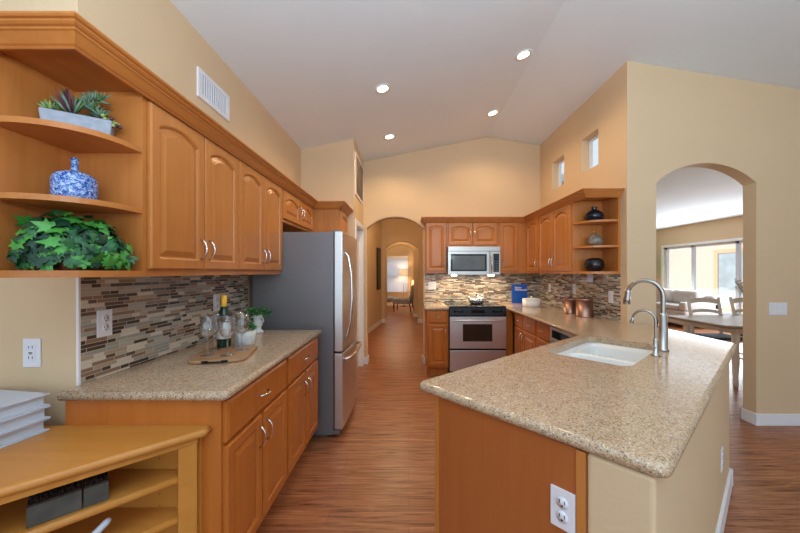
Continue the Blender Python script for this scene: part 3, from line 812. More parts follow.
def vent(name, loc, rz, w, h, n, label, vertical=True, mat=None):
    r = empty(name, loc, rz, label, 'vent')
    f = .028
    m = MB().prism([(-w/2,-h/2),(w/2,-h/2),(w/2,h/2),(-w/2,h/2)], [[(-w/2+f,-h/2+f),(-w/2+f,h/2-f),(w/2-f,h/2-f),(w/2-f,-h/2+f)]], lambda u,v,q:(u,-.012+q,v), .012)
    m.build('frame', PLATE, r)
    MB().box(-w/2+f,w/2-f,-.002,-.0005,-h/2+f,h/2-f).build('backing', plain('vent_dark',(.16,.16,.17,1),.7), r)
    m = MB()
    for i in range(n):
        if vertical:
            x = -w/2+f+(w-2*f)*(i+.5)/n; m.box(x-.004,x+.004,-.011,-.003,-h/2+f,h/2-f)
        else:
            z = -h/2+f+(h-2*f)*(i+.5)/n; m.box(-w/2+f,w/2-f,-.011,-.003,z-.003,z+.003)
    m.build('louvers', mat or PLATE, r)
vent('air_vent', (XL+.0005,2.254,2.57), R90, .36, .185, 12, 'white supply vent high on the left wall above the cabinets')
vent('return_grille', (PX+.0005,4.49,2.62), R90, .68, .54, 26, 'large white framed return air grille above the pantry door', False, plain('grille_grey', srgb(150,140,130), .6))

# recessed ceiling lights
def can(x, y, label, group='recessed ceiling lights'):
    h = ceil_h(x); sl = math.atan(.2 if x < 1.16 else -.165)
    r = empty('recessed_light', (x, y, h), 0, label, 'ceiling light', group)
    r.rotation_euler = (0, -sl, 0)
    MB().lathe([(.052,-.001),(.078,-.001),(.080,-.005),(.074,-.008),(.052,-.004)], (0,0,0), 28).build('trim_ring', WHITE, r)
    MB().lathe([(0,-.0035),(.052,-.0035),(.052,-.001),(0,-.001)], (0,0,0), 28).build('lens', BULB, r)
    l = bpy.data.lights.new('can_light', 'SPOT'); l.energy = CAN_POWER*4; l.color = CAN_COLOR; l.spot_size = 2.6; l.spot_blend = .6; l.shadow_soft_size = .05
    o = bpy.data.objects.new('can_light', l); COL.objects.link(o); o.location = (x, y, h-.03)
can(-.25, 3.12, 'round recessed ceiling light nearer and left of the ridge')
can(-.25, 4.23, 'round recessed ceiling light above the hall arch, far left')
can(1.05, 3.03, 'round recessed ceiling light nearer, right beside the ridge')
can(1.05, 4.14, 'round recessed ceiling light far, beside the ridge near back wall')

# ------------------------------------------------------------------ refrigerator
r = empty('refrigerator', (-.62, 2.71, 0), R90, 'stainless bottom-freezer refrigerator with grey side and curved handle', 'refrigerator')
fw = .76
m = MB().box(0, fw, 0, .67, .03, 1.70, .006); m.box(.04,fw-.04,.05,.6,.001,.03); m.build('body', FSIDE, r)
def curved_door(z0, z1):
    m = MB(); n = 10; pts = [(0,0)]+[(fw*i/n, -.068-.014*math.sin(PI*i/n)) for i in range(n+1)]+[(fw,0)]
    m.prism(pts, [], lambda u,v,w:(u,v-.006,z0+w), z1-z0); return m
d = curved_door(.715, 1.705).build('fridge_door', STEEL, r, .006)
MB().tube([(.07,-.075,.80),(.07,-.10,.83),(.07,-.125,.95),(.07,-.14,1.15),(.07,-.135,1.35),(.07,-.11,1.5),(.07,-.075,1.54)], .012, 12).build('handle', CHROME, d)
d = curved_door(.075, .70).build('freezer_drawer', STEEL, r, .006)
MB().tube([(.06,-.075,.64),(.08,-.12,.645),(.2,-.14,.65),(.38,-.145,.65),(.56,-.14,.65),(.68,-.12,.645),(.70,-.075,.64)], .012, 12).build('handle', CHROME, d)
MB().box(.0,fw,-.05,0,.035,.068,.003).build('kick_plate', FSIDE, r)
MB().box(0,fw,-.006,0,.07,1.70).build('gasket', RUBBER, r)
MB().box(.02,.10,-.06,.02,1.7,1.715,.003).build('hinge_cover', FSIDE, r)

# ------------------------------------------------------------------ desk with shelves
DZ = .776
r = empty('corner_desk', (-1.3, 1.27, 0), 0, 'built-in maple corner desk with open shelves at the left foreground', 'desk')
def diag(d, z0, z1, name, xr=-.745, rr=None):
    # plan polygon set back d from the front edge
    k = d*1.414
    pts = [(-2.3,1.279),(-2.3,.62+d),(-1.36+d*.4,.62+d),(xr-.004-d*.0,1.225+k-.006 if d else 1.228),(xr-.004,1.279)]
    return pts
top = [(-2.3,1.279),(-2.3,.655),(-1.37,.655),(-.764,1.242),(-.764,1.279)]
m = slab('top', top, {2:.06,3:.02}, lambda c: c.y > 1.27 or c.x < -2.29, '', z0=DZ-.03, z1=DZ, build=False); m.world = True
m.build('desktop', DESK, r)
def inset(d): return [(-2.29,1.278),(-2.29,.60+d),(-1.37+.42*d,.60+d),(-.752-.0,1.222+d*1.4 if d < .03 else 1.262),(-.752,1.278)]
dv = Vector((-1.37+.752, .635-1.254)).normalized(); dn = Vector((dv.y, -dv.x))   # along the front leftwards, and inwards
if dn.y < 0: dn = -dn
F0 = Vector((-.752, 1.254))
def dq(s, d): q = F0+dv*s+dn*d; return (q.x, q.y)
m = MW(); m.prism([dq(.04,.02),dq(.86,.02),dq(.86,.04),dq(.04,.04)], [], lambda u,v,w:(u,v,DZ-.048+w), .018); m.build('apron', DESK, r)
m = MW(); m.prism([dq(.042,.02),dq(.042,.038),dq(.10,.038),dq(.10,.02)], [], lambda u,v,w:(u,v,.001+w), DZ-.05); m.build('stile', DESK, r)
m = MW(); m.box(-2.29,-.80,1.262,1.278,.001,DZ-.031)
m.build('back_panel', DESK, r)
m = MW()
for z in range(12): m.box(-.955,-.951,1.2605,1.262,.16+z*.045,.164+z*.045)
m.build('peg_holes', DARKHOLE, r)
for z1 in (.617, .47, .30, .12):
    e = dq(.095, .03); e2 = dq(.86, .03)
    m = slab('s', [(-2.28,1.261),(-2.28,e2[1]),(e2[0],e2[1]),(e[0],e[1]),(e[0],1.261)], {}, lambda c: c.y > 1.25 or c.x < -2.27 or c.x > e[0]-.001, '', z0=z1-.025, z1=z1, build=False); m.world = True
    m.build('shelf', DESK, r)

# ------------------------------------------------------------------ things on the desk
ALB = plain('album_white', srgb(200,206,218), .45, var=.03); PAGE = plain('album_page', srgb(200,207,216), .7, var=.03)
labs = ['bottom white album of the stack on the corner desk', 'middle white album of the stack on the corner desk', 'top white album of the stack on the corner desk']
alb0 = None
for k in range(3):
    if alb0 is None:
        alb0 = empty('album', (-1.36,1.245,DZ+.0005), math.radians(9), labs[0], 'book', 'white albums stacked on the desk')
        MB().box(-.30,.0,-.30,0,0,.005,.001).box(-.30,.0,-.30,0,.041,.046,.001).box(-.30,-.292,-.30,0,.005,.041).build('cover', ALB, alb0)
        MB().box(-.29,-.014,-.29,-.01,.0051,.0409).build('pages', PAGE, alb0)
        a0 = alb0
    else: a0 = copy_tree(alb0)
    place(a0, (-1.349+(.0,.003,.0)[k],1.24,DZ+.0005+.0465*k), math.radians(-8.5+(0,.6,-.5)[k]), labs[k])
BIN = plain('slate_grey_box', srgb(74,74,68), .5, var=.35, sc=14); WIC = plain('dark_brown_fringe', (.035,.018,.01,1), .9, var=.5, sc=90)
ang = math.atan2(-dv.y, -dv.x)
b0 = None
for k, (s0, w_) in enumerate(((.283,.062),(.346,.118))):
    q = dq(s0+w_, .055)
    lb = ['small slate grey box with dark fringed top, right one on the desk shelf', 'wider slate grey box with dark fringed top, left one on the desk shelf'][k]
    rr = empty('storage_box', (q[0],q[1],.6175), ang, lb, 'box', 'slate boxes on the desk shelf')
    MB().box(0,w_-.002,0,.13,0,.060,.002).build('box_body', BIN, rr)
    m = MB().box(.001,w_-.003,.002,.129,.060,.066)
    for i in range(150):
        x = random.random()*(w_-.01)+.004; y = random.random()*.12+.004
        m.tube([(x,y,.065),(x+random.uniform(-.006,.006),y+random.uniform(-.006,.006),.078)], [.0016,.0006], 4)
    m.build('fringe_top', WIC, rr)
tag(MB().tube([(-1.06,1.03,.4815),(-1.02,1.08,.52),(-1.007,1.1,.538),(-1.002,1.106,.545)], [.011,.011,.011,.006], 12).build('rod', ALB), 'pale grey round-ended rod leaning on the lower desk shelf', 'rod')

# ------------------------------------------------------------------ left shelf decor
LEAF = [plain('ivy_green_%s' % n, c, .42, var=.25, sc=30) for n, c in (('bright',(.07,.32,.05,1)),('mid',(.02,.13,.04,1)),('dark',(.008,.05,.024,1)))]
def ivy_leaf(m, c, d, up, s):
    """five-lobed leaf at c growing along d"""
    d = d.normalized(); x = d.cross(up)
    x = x.normalized() if x.length > 1e-3 else d.orthogonal().normalized(); n = x.cross(d)
    pr = [(0,0),(.28,-.16),(.55,.02),(.36,.2),(.62,.5),(.27,.48),(.0,1.05),(-.27,.48),(-.62,.5),(-.36,.2),(-.55,.02),(-.28,-.16)]
    cv = m._v(c+d*s*.3+n*s*.06)
    vs = [m._v(c+x*s*a+d*s*b-n*s*.10*(abs(a)*1.4+b*b*.6)) for a, b in pr]
    for i in range(len(vs)): m.face([cv, vs[i], vs[(i+1)%len(vs)]], True)
pc = Vector((-1.185,1.165,UB+.024))
r = empty('ivy_plant', pc, 0, 'bushy green ivy spilling over the lowest open shelf', 'plant')
m = MB(); stems = MB()
for i in range(460):
    a = random.uniform(0, 2*PI); el = math.asin(random.uniform(-.02, 1))
    k = random.uniform(.72, 1)
    dd = Vector((math.cos(a)*math.cos(el), math.sin(a)*math.cos(el), math.sin(el)))
    # heap stretched along the diagonal of the shelf
    ex = Vector((.75,.66,0)); ey = Vector((-.66,.75,0))
    pos = ex*(dd.x*.168*k)+ey*(dd.y*.088*k)+Vector((0,0,.018+dd.z*(.18+.02*math.sin(5*a))*k))
    nrm = (ex*dd.x*.6+ey*dd.y*1.2+Vector((0,0,dd.z*.8))+Vector((random.uniform(-.4,.4),random.uniform(-.4,.4),random.uniform(-.3,.3)))).normalized()
    g_ = Vector((random.uniform(-1,1),random.uniform(-1,.6),random.uniform(-1.1,.6))); g_ = g_-nrm*g_.dot(nrm)*.85; g_.normalize()
    s_ = random.uniform(.022,.050); wp = pos+pc; tip = wp+g_*s_*1.1
    if tip.z < pc.z+.004: g_.z = abs(g_.z)*.4+.05; g_.normalize(); tip = wp+g_*s_*1.1
    if min(wp.x, tip.x) < XL+.05 or max(wp.y, tip.y) > 1.29 or wp.z < pc.z+.01: continue
    m.mi = random.choices((0,1,2), (.38,.37,.25))[0]
    ivy_leaf(m, pos, g_, nrm, s_)
    if i % 4 == 0: stems.tube([(0,0,.03),tuple(pos*.6+Vector((0,0,.02))),tuple(pos)], .0014, 5)
m.build('foliage', LEAF, r); stems.build('stems', plain('ivy_stem',(.12,.07,.03,1),.7), r)
MB().lathe([(0,0),(.03,0),(.038,.045),(.034,.045),(.028,.006),(0,.006)], (0,0,.0005), 18).build('pot', plain('terracotta',(.35,.13,.06,1),.8), r)

BLUE = NT('blue_white_glaze', .12); v = BLUE.coord()
f1 = BLUE.noise(v, 110, 3, .6, 1.0)
BLUE.col(BLUE.ramp(f1, [(.40,(.015,.05,.30,1)),(.50,(.10,.24,.58,1)),(.62,(.50,.62,.82,1))])); BLUE = BLUE.m
tag(MB().lathe([(0,.0),(.074,.0),(.080,.006),(.081,.03),(.081,.07),(.078,.085),(.068,.097),(.045,.106),(.018,.111),(.0135,.116),(.0135,.152),(.016,.155),(.016,.158),(.011,.158),(.010,.12),(0,.12)], (-1.2,1.185,1.6195), 36, sx=.76, sy=.76).build('squat_vase', BLUE),
    'squat blue and white glazed bottle vase on the middle open shelf', 'vase')

CONC = plain('pale_concrete', srgb(158,166,178), .85, var=.12, sc=40)
SUC = [plain('succulent_%s' % n, c, .5, var=.2, sc=40) for n, c in (('green',(.10,.22,.07,1)),('sage',(.16,.27,.19,1)),('purple',(.09,.03,.05,1)),('lime',(.30,.42,.12,1)))]
r = empty('succulent_planter', (-1.2,1.2,1.8575), math.radians(34), 'grey concrete trough of mixed succulents on the top open shelf', 'plant')
m = MB(); 
m.prism([(-.095,-.033),(.095,-.033),(.095,.033),(-.095,.033)], [], lambda u,v,w:(u*(.92+w*1.1),v*(.92+w*1.1),w), .076)
m.build('trough', CONC, r, .006)
MB().box(-.088,.088,-.027,.027,.074,.0775).build('soil', plain('soil',(.03,.02,.012,1),.9), r)
def spiky(m, c, n, L, w, lo=.2, hi=1.4, mi=0):
    for i in range(n):
        a = 2*PI*i/n*1.618*1.0+random.random(); el = lo+(hi-lo)*(i/n)
        d = Vector((math.cos(a)*math.cos(el), math.sin(a)*math.cos(el), math.sin(el))); l = L*random.uniform(.8,1.1)
        m.mi = mi if isinstance(mi, int) else random.choice(mi)
        c_ = Vector(c); m.tube([c_, c_+d*l*.45+Vector((0,0,.002)), c_+d*l+Vector((0,0,l*.12))], [w*.7, w, w*.15], 6)
m = MB(); spiky(m, (-.018,0,.08), 44, .078, .0058, .25, 1.4, (1,2,2,0)); m.build('aloe_rosette', SUC, r)
m = MB()
for k in range(12):
    a = k*.55; top = Vector((.04+math.cos(a)*.02, math.sin(a)*.014, .112+.0055*k))
    spiky(m, top-Vector((0,0,.02)), 10, .038, .0044, -.2, 1.3, (0,1,1))
m.build('jade_cluster', SUC, r)
m = MB(); spiky(m, (-.072,0,.078), 26, .034, .0065, .1, 1.2, (3,0)); m.build('green_rosette', SUC, r)
m = MB()
for k in range(22):
    a = random.random()*2*PI; q = Vector((.078+math.cos(a)*.014+k*.0012, -.01+math.sin(a)*.014, .092-k*.0016))
    m.mi = random.choice((3,3,2)); m.lathe([(0,-.008),(.006,-.004),(.0075,0),(.006,.005),(0,.009)], tuple(q), 8)
m.build('trailing_sedum', SUC, r)

# ------------------------------------------------------------------ left counter items
CT = .9145
BOARDM = wood('board_wood', (.44,.25,.12,1), (.33,.17,.08,1), 'x', .45)
r = empty('serving_board', (-1.0,1.80,CT), math.radians(12), 'wooden serving board with dark metal handles under the wine glasses', 'board')
m = slab('b', [(-.135,-.165),(.135,-.165),(.135,.165),(-.135,.165)], {0:.05,1:.05,2:.05,3:.05}, lambda c: False, '', z0=0, z1=.018, r=.005, build=False); m.build('plank', BOARDM, r)
for s_ in (-1,1):
    MB().tube([(-.05,s_*.165,.010),(-.045,s_*.178,.010),(.045,s_*.178,.010),(.05,s_*.165,.010)], .004, 8).build('handle', BLACK, r)
    for e_ in (-.06,.03): MB().box(e_,e_+.03,s_*.166-.002,s_*.166+.002,.004,.016).build('bracket', BLACK, r)
glab = ['wine glass at the near left corner of the serving board', 'wine glass near the front right of the serving board', 'wine glass just in front of the bottle label on the board', 'wine glass beside the ribbed pot on the board', 'wine glass at the back of the board by the bottle']
gp = [(-1.058,1.735),(-.955,1.735),(-1.095,1.85),(-.935,1.85),(-1.0,1.925)]
g0 = None
for k, (x, y) in enumerate(gp):
    if k == 0:
        g0 = empty('wine_glass', (x,y,CT+.019), 0, glab[0], 'glass', 'wine glasses on the serving board')
        MB().lathe([(0,0),(.034,0),(.034,.0015),(.012,.004),(.0045,.010),(.0036,.03),(.0036,.080),(.008,.090),(.026,.102),(.036,.122),(.0385,.142),(.036,.170),(.031,.205),(.0300,.205),(.0347,.170),(.0372,.142),(.0347,.123),(.025,.104),(.006,.094),(0,.093)], (0,0,0), 28).build('bowl_and_stem', GLASS, g0)
        o = g0
    else: o = copy_tree(g0)
    place(o, (x,y,CT+.019), 0, glab[k])
# bottle
bx, by = -1.085, 1.935
r = empty('wine_bottle', (bx,by,CT+.019), 0, 'dark green wine bottle with yellow neck foil behind the glasses', 'bottle')
BG = plain('dark_green_glass', (.01,.035,.018,1), .08, var=.1)
MB().lathe([(0,0),(.036,0),(.0375,.004),(.0375,.175),(.034,.195),(.018,.220),(.0145,.232),(.0145,.298),(0,.298)], (0,0,0), 28).build('glass_body', BG, r)
MB().lathe([(.0152,.235),(.0156,.236),(.0156,.300),(.0,.3005)], (0,0,0), 20).build('neck_foil', plain('yellow_foil',(.80,.42,.02,1),.35), r)
MB().lathe([(.0378,.05),(.0381,.051),(.0381,.145),(.0378,.146)], (0,0,0), 28).build('label_paper', plain('cream_label',srgb(215,212,205),.7), r)
# ribbed pot with herb
def herb(m, c, n, R, hgt, ls):
    for i in range(n):
        a = random.random()*2*PI; q = random.random()**.5; d = Vector((math.cos(a)*q*R, math.sin(a)*q*R, hgt*(1-.6*q*q)*random.uniform(.5,1.1)))
        c_ = Vector(c)+d; dr = Vector((math.cos(a+random.uniform(-1,1)), math.sin(a+random.uniform(-1,1)), random.uniform(-.3,.8))).normalized()
        s_ = ls*random.uniform(.7,1.2); x = dr.orthogonal().normalized()
        m.mi = random.choice((0,0,1,2))
        v = [m._v(c_), m._v(c_+dr*s_*.5+x*s_*.35), m._v(c_+dr*s_), m._v(c_+dr*s_*.5-x*s_*.35)]
        m.face(v, True)
RIB = plain('white_ribbed_ceramic', srgb(218,222,220), .3, var=.03)
r = empty('ribbed_pot', (-1.015,2.045,CT), 0, 'ribbed white pot of small green herbs on the left counter', 'plant')
MB().lathe([(0,0),(.044,0),(.053,.01),(.059,.06),(.058,.095),(.052,.095),(.052,.085),(0,.085)], (0,0,0), 72, 18, .035).build('pot', RIB, r)
m = MB(); herb(m, (0,0,.088), 200, .055, .055, .018); m.build('foliage', LEAF, r)
r = empty('cherub_planter', (-1.135,2.47,CT), 0, 'small white figured planter of trailing greens beside the refrigerator', 'plant')
MB().lathe([(0,0),(.042,0),(.044,.012),(.030,.022),(.026,.04),(.034,.058),(.038,.075),(.030,.09),(.026,.1),(.032,.118),(.036,.13),(.028,.13),(.026,.12),(0,.12)], (0,0,0), 28, 6, .07).build('urn', RIB, r)
for s_ in (-1,1): MB().tube([(s_*.034,-.01,.075),(s_*.05,-.01,.09),(s_*.046,-.01,.11),(s_*.033,-.01,.118)], .006, 8).build('side_scroll', RIB, r)
m = MB(); herb(m, (0,0,.115), 320, .09, .07, .022); herb(m, (-.06,-.04,.07), 60, .05, .05, .018); m.build('foliage', LEAF, r)

# ------------------------------------------------------------------ right shelf vases and counter items
DKV = plain('dark_blue_black_glaze', (.008,.011,.02,1), .08, var=.3)
tag(MB().lathe([(0,0),(.045,0),(.075,.02),(.085,.048),(.075,.078),(.045,.102),(.022,.112),(.020,.12),(.026,.135),(.026,.14),(.016,.138),(.015,.12),(0,.115)], (1.79,3.19,1.8575), 32).build('round_vase', DKV), 'dark glossy round vase with short neck on the top right shelf', 'vase')
r = empty('pear_vase', (1.80,3.19,1.6195), 0, 'mottled grey-green rounded vase with gold twig on the middle right shelf', 'vase')
GG = NT('mottled_sage', .3); GG.col(GG.ramp(GG.noise(GG.coord(), 28, 4, .6), [(.35,(.10,.085,.065,1)),(.6,(.27,.24,.19,1))])); GG = GG.m
MB().lathe([(0,0),(.04,0),(.062,.02),(.068,.048),(.062,.078),(.040,.105),(.016,.118),(0,.12)], (0,0,0), 28).build('body', GG, r)
MB().tube([(0,0,.115),(-.01,-.005,.135),(-.028,-.01,.143)], [.006,.005,.009], 8).build('twig', plain('gold',(.75,.45,.14,1),.3,1), r)
tag(MB().lathe([(0,0),(.05,0),(.080,.025),(.090,.065),(.078,.105),(.050,.127),(.030,.130),(.028,.124),(0,.122)], (1.785,3.18,UB+.0235), 32).build('ball_vase', plain('black_glaze',(.008,.008,.01,1),.07)), 'wide glossy black ball vase on the lowest right shelf', 'vase')

def canister(loc, R, H, label):
    r = empty('canister', loc, 0, label, 'canister', 'copper canisters on the right counter')
    MB().lathe([(0,0),(R-.002,0),(R,.003),(R,.008),(R-.001,.010),(R-.001,H-.02),(0,H-.02)], (0,0,0), 32).build('body', COPPER, r)
    l = MB().lathe([(R-.001,H-.0195),(R+.002,H-.018),(R+.002,H-.003),(R-.002,H),(0,H)], (0,0,0), 32).build('lid', COPPER, r)
    MB().lathe([(0,H+.0),(.007,H+.0),(.006,H+.008),(.012,H+.016),(.008,H+.024),(0,H+.025)], (0,0,0), 14).build('knob', plain('dark_copper',(.2,.1,.07,1),.3,1), l)
canister((1.785,3.65,CT), .068, .165, 'smaller copper canister farther from the faucet')
canister((1.80,3.385,CT), .08, .185, 'larger copper canister nearer the faucet')
# blue book
BK = plain('cobalt_cover', (.008,.09,.46,1), .3, var=.05)
r = empty('cookbook', (1.62,4.84,CT), 0, 'upright cobalt blue book with white title leaning on the tile', 'book')
MB().box(-.11,.11,-.012,-.008,0,.275,.001).box(-.11,.11,.014,.018,0,.275,.001).box(-.11,-.106,-.008,.014,0,.275).build('cover', BK, r)
MB().box(-.105,.104,-.0079,.0139,.004,.27).build('pages', PAGE, r)
def text(txt, size, loc, parent, mat, name='title_text', bold=0.):
    c = bpy.data.curves.new(name, 'FONT'); c.body = txt; c.size = size; c.extrude = .0004; c.offset = bold
    t = bpy.data.objects.new('tmp', c); COL.objects.link(t)
    dg = bpy.context.evaluated_depsgraph_get(); me = bpy.data.meshes.new_from_object(t.evaluated_get(dg)); COL.objects.unlink(t)
    me.transform(Matrix.Translation(loc) @ Matrix.Rotation(PI/2, 4, 'X')); me.materials.clear(); me.materials.append(mat)
    o = bpy.data.objects.new(name, me); COL.objects.link(o); o.parent = parent; return o
text('Better', .038, (-.07,-.0125,.215), r, WHITE, bold=.0008)
text('Homemade', .038, (-.07,-.0125,.183), r, WHITE, bold=.0008)
# white covered dish
r = empty('covered_dish', (1.625,4.38,CT), 0, 'white ribbed oval covered dish with knob on the back counter', 'dish')
MB().lathe([(0,0),(.085,0),(.092,.006),(.094,.09),(.0,.09)], (0,0,0), 72, 24, .012, 1.25, .8).build('dish', WHITE, r)
l = MB().lathe([(0,.0905),(.097,.0905),(.098,.098),(.085,.106),(.04,.112),(0,.113)], (0,0,0), 40, 0, 0, 1.25, .8).build('lid', WHITE, r)
MB().lathe([(.008,.112),(.008,.118),(.014,.126),(.010,.135),(0,.136)], (0,0,0), 14).build('knob', WHITE, l)
# kettle
KST = plain('polished_kettle_steel', (.85,.84,.83,1), .22, .9, var=.02)
r = empty('tea_kettle', (.522+.42, 4.27+.33, .9292), 0, 'ribbed stainless kettle with short spout on the range cooktop', 'kettle')
MB().lathe([(0,0),(.075,0),(.092,.015),(.112,.045),(.104,.075),(.065,.098),(.04,.104),(0,.104)], (0,0,0), 96, 12, .045).build('body', KST, r)
MB().tube([(-.08,-.01,.055),(-.11,-.012,.085),(-.128,-.014,.115)], [.022,.016,.011], 12).build('spout', KST, r)
l = MB().lathe([(0,.104),(.042,.104),(.040,.112),(.015,.119),(0,.12)], (0,0,0), 24).build('lid', CHROME, r)
MB().lathe([(0,.119),(.006,.119),(.011,.128),(.007,.136),(0,.137)], (0,0,0), 12).build('knob', BLACK, l)
MB().tube([(.085,0,.06),(.115,0,.085),(.11,0,.11),(.075,0,.105)], .007, 10).build('handle', CHROME, r)
# paper towel holder under the shelves
r = empty('paper_towel_holder', (1.885,3.58,UB-.0005), 0, 'white paper towel holder hanging under the right wall cabinet', 'holder')
for y in (-.15,.13): MB().box(-.03,.03,y,y+.018,-.085,0,.004).build('bracket', plain('translucent_white', srgb(225,218,225), .2), r)
MB().tube([(0,-.14,-.05),(0,.14,-.05)], .012, 12).build('rod', WHITE, r)
MB().tube([(-.028,-.14,-.075),(-.028,.14,-.075)], .008, 10).build('lower_bar', WHITE, r)

# ------------------------------------------------------------------ dining room
TW = plain('table_wash_wood', srgb(160,140,122), .5, var=.08); TWH = plain('table_white', srgb(240,238,236), .5, var=.03)
r = empty('dining_table', (4.45,4.25,0), 0, 'long dining table with grey-brown top and white base beyond the arch', 'table')
m = slab('t', [(-.82,-.43),(-.74,-.49),(.9,-.49),(1.0,-.40),(1.0,.40),(.9,.47),(-.76,.47),(-.82,.40)], {}, lambda c: False, '', z0=.72, z1=.752, r=.008, build=False); m.build('tabletop', TW, r)
MB().box(-.62,.8,-.38,.38,.64,.7195).build('apron', TWH, r)
for x in (-.58,.76):
    for y in (-.34,.34):
        MB().lathe([(0,.001),(.022,.001),(.028,.05),(.024,.12),(.036,.3),(.03,.5),(.038,.56),(.038,.70),(0,.70)], (x,y,0), 16).build('leg', TWH, r)
def dchair():
    r = empty('dining_chair', (0,0,0), 0, '', 'chair', 'white ladder-back chairs at the dining table')
    # front towards -y
    MB().box(-.22,.22,-.21,.2,.43,.455,.008).build('seat', TWH, r)
    MB().box(-.205,.205,-.2,.16,.4555,.49,.014,3).build('cushion', plain('slate_blue_cushion',(.10,.16,.24,1),.85), r)
    for x in (-.19,.19): MB().tube([(x,-.18,.001),(x,-.18,.43)], [.015,.02], 10).build('leg', TWH, r)
    for x in (-.195,.195): MB().tube([(x,.235,.001),(x,.185,.43),(x*1.05,.21,.75),(x*1.1,.26,1.0)], [.016,.022,.022,.018], 10).build('leg', TWH, r)
    for i, z in enumerate((.62,.76,.90)):
        m = MB(); n = 10; hh = .045 if i < 2 else .07
        A = [];
        for k in range(n+1):
            u = -1+2*k/n; arc = (1-u*u)
            x = u*.205; yy = .195+(z-.45)*.11+.03*arc; zz = z+.022*arc
            A.append([m._v(p) for p in ((x,yy,zz),(x,yy+.018,zz),(x,yy+.018,zz+hh),(x,yy,zz+hh))])
        for a, b in zip(A, A[1:]): m.bridge(a, b, False)
        m.face(A[0][::-1]); m.face(A[-1]); m.build('back_slat', TWH, r)
    for y0, y1, x in ((-.18,.2,-.19),(-.18,.2,.19)): MB().tube([(x,y0,.2),(x,y1,.2)], .01, 8).build('stretcher', TWH, r)
    return r
c0 = dchair(); place(c0, (4.31,4.60,0), math.radians(-4), 'white ladder-back chair behind the dining table, fully seen through the arch')
c1 = copy_tree(c0); place(c1, (4.95,4.60,0), math.radians(3), 'white ladder-back chair behind the table, cut by the arch jamb')
r = empty('flower_vase', (4.42,4.22,.753), 0, 'vase of thin white blossom branches on the dining table', 'vase')
MB().lathe([(0,0),(.04,0),(.055,.05),(.045,.12),(.028,.17),(.035,.2),(.03,.2),(.024,.17),(.0,.05)], (0,0,0), 20).build('vase_body', WHITE, r)
m = MB(); fl = MB()
for i in range(16):
    a = random.random()*2*PI; L = random.uniform(.28,.45); t_ = Vector((math.cos(a)*.2,math.sin(a)*.2,.18+L*.8))
    m.tube([(0,0,.05),(t_.x*.3,t_.y*.3,.25),tuple(t_)], .002, 5)
    for j in range(5):
        q = Vector((t_.x*(.5+.1*j),t_.y*(.5+.1*j),.28+(t_.z-.28)*(.35+.16*j)))
        fl.lathe([(0,-.01),(.012,0),(.014,.006),(0,.012)], tuple(q), 7)
m.build('branches', plain('twig',(.12,.16,.08,1),.8), r); fl.build('blossoms', WHITE, r)

# sofa along the living-room windows
SF = plain('light_grey_linen', srgb(198,192,188), .95, var=.06, sc=30)
r = empty('sofa', (7.1,8.85,0), 0, 'light grey sofa with loose cushions below the living room windows', 'sofa')
MB().box(-.5,.4,-.95,.95,.08,.42,.04,3).build('frame', SF, r)
MB().box(.18,.42,-.95,.95,.42,.80,.06,4).build('backrest', SF, r)
for y in (-.95,.75): MB().box(-.5,.4,y,y+.2,.42,.64,.05,4).build('arm', SF, r)
for k in range(2): MB().box(-.5,.2,-.745+k*.75,-.745+k*.75+.74,.42,.55,.04,4).build('seat_cushion', SF, r)
for k in range(2): MB().box(-.06,.19,-.745+k*.75,-.745+k*.75+.74,.55,.90,.07,4).build('back_cushion', SF, r)
for x in (-.44,.34):
    for y in (-.87,.87): MB().box(x-.03,x+.03,y-.03,y+.03,.001,.08).build('foot', WOOD, r)
m = MB().box(-.19,.19,-.05,.05,-.19,.19,.045,4); m.xf(Matrix.Translation((6.84,9.1,.765)) @ Matrix.Rotation(1.75,4,'Z') @ Matrix.Rotation(-.3,4,'X'))
tag(m.build('throw_pillow', plain('cream_pillow', srgb(206,196,188), .95)), 'pale square throw pillow resting on the grey sofa', 'pillow')
# ficus
r = empty('potted_ficus', (7.22,10.17,0), 0, 'leafy indoor ficus tree in the living room corner', 'plant')
MB().lathe([(0,.001),(.16,.001),(.2,.35),(.18,.35),(.17,.3),(0,.3)], (0,0,0), 20).build('pot', CONC, r)
MB().tube([(0,0,.3),(.02,0,.8),(-.01,.02,1.3)], [.025,.02,.015], 8).build('trunk', plain('bark',(.15,.1,.06,1),.9), r)
m = MB(); herb(m, (0,0,1.15), 800, .27, .85, .09); m.build('foliage', [plain('ficus_%d' % i,c,.5) for i,c in enumerate(((.12,.38,.06,1),(.07,.25,.05,1),(.2,.5,.1,1)))], r)

# ------------------------------------------------------------------ sitting room at the end of the hall
UP = plain('grey_blue_upholstery', (.34,.35,.40,1), .9, var=.1); DW = plain('dark_walnut', (.05,.025,.015,1), .4)
r = empty('accent_chair', (-.2,11.5,0), math.radians(78), 'grey upholstered armless accent chair at the end of the hall', 'chair')
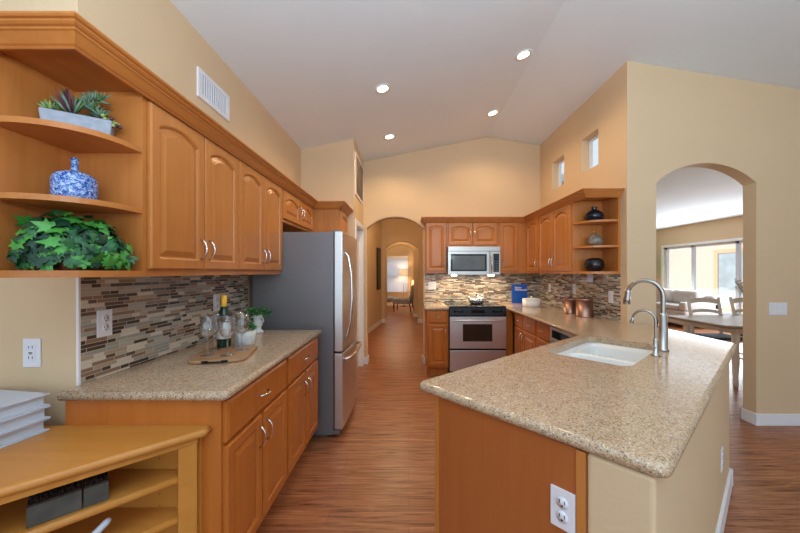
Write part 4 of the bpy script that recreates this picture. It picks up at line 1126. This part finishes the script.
# local: faces -x ... built facing +y after rotation
MB().box(-.3,.3,-.3,.33,.28,.47,.05,4).build('seat', UP, r)
m = MB().box(-.31,.31,-.06,.06,0,.52,.05,4); m.xf(Matrix.Translation((0,-.30,.42)) @ Matrix.Rotation(.22,4,'X')); m.build('backrest', UP, r)
for x in (-.25,.25):
    for y, k in ((.27,0),(-.27,-.06)): MB().tube([(x,y,.29),(x,y+k,.001)], [.022,.013], 8).build('leg', DW, r)
r = empty('ottoman', (-.78,12.6,0), 0, 'grey ottoman beside the accent chair under the far window', 'ottoman')
MB().box(-.25,.25,-.3,.3,.25,.42,.06,4).build('cushion', UP, r)
for x in (-.2,.2):
    for y in (-.24,.24): MB().tube([(x,y,.26),(x,y,.001)], [.02,.014], 8).build('leg', DW, r)
r = empty('floor_lamp', (-.22,13.2,0), 0, 'floor lamp with pale drum shade in front of the far window', 'lamp')
MB().lathe([(0,.001),(.14,.001),(.14,.02),(.01,.03),(.009,1.25),(0,1.25)], (0,0,0), 20).build('pole', DW, r)
SH = NT('lamp_shade'); SH.b.inputs['Base Color'].default_value = (.85,.68,.5,1); SH.b.inputs['Emission Color'].default_value = (1,.7,.42,1); SH.b.inputs['Emission Strength'].default_value = .55
MB().lathe([(.19,1.22),(.17,1.48),(.168,1.48),(.188,1.22)], (0,0,0), 28).build('shade', SH.m, r)
def point(loc, e, c, name='bulb', rad=.05):
    l = bpy.data.lights.new(name, 'POINT'); l.energy = e; l.color = c; l.shadow_soft_size = rad
    o = bpy.data.objects.new(name, l); COL.objects.link(o); o.location = loc
point((-.22,13.2,1.35), 18, (1,.7,.4))
r = empty('table_lamp', (.22,13.2,0), 0, 'small warm lamp on a side table right of the far window', 'lamp')
MB().lathe([(0,.56),(.06,.56),(.05,.6),(.012,.62),(.012,.8),(0,.8)], (0,0,0), 16).build('base', DW, r)
MB().lathe([(.13,.8),(.09,1.05),(.088,1.05),(.128,.8)], (0,0,0), 24).build('shade', SH.m, r)
point((.22,13.2,.92), 8, (1,.65,.35))
r = empty('side_table', (.22,13.2,0), 0, 'round dark side table under the small lamp', 'table')
MB().lathe([(0,.53),(.2,.53),(.2,.559),(0,.559)], (0,0,0), 24).build('tabletop', DW, r)
MB().lathe([(0,.001),(.14,.001),(.14,.02),(.02,.03),(.02,.53),(0,.53)], (0,0,0), 18).build('pedestal', DW, r)
for (x, y) in ((-.3,6.6),(-.2,9.55),(-.6,11.6)):  # unseen fixtures added to give the hall its warm light
    r = empty('recessed_light', (x,y,2.8), 0, {6.6:'unseen recessed light added in the hall ceiling just past the arch',9.55:'unseen recessed light added between the two far arches',11.6:'unseen recessed light added in the sitting room ceiling'}[y], 'ceiling light', 'recessed ceiling lights')
    MB().lathe([(.052,-.001),(.078,-.001),(.080,-.005),(.052,-.004)], (0,0,0), 24).build('trim_ring', WHITE, r)
    MB().lathe([(0,-.0035),(.052,-.0035),(.052,-.001),(0,-.001)], (0,0,0), 24).build('lens', BULB, r)
    point((x,y,2.72), {6.6:34,9.55:9,11.6:40}[y], (1,.72,.42), 'hall_fill', .06)
# dark framed mirror on the hall wall
aa = math.atan2(b.y-a.y, b.x-a.x) if False else math.atan2(8.8-YB-.13, .46)
q = Vector((-1.2,YB+.13))+Vector((.46,8.8-YB-.13)).normalized()*3.4
r = empty('wall_picture', (q.x+.003,q.y,1.45), aa, 'tall narrow black picture hanging on the left hall wall', 'picture')
MB().box(-.2,.2,-.03,0,-.53,.53,.004).build('frame', BLACK, r)
MB().box(-.16,.16,-.032,-.03,-.48,.48).build('canvas', plain('dark_canvas',(.06,.05,.05,1),.5), r)
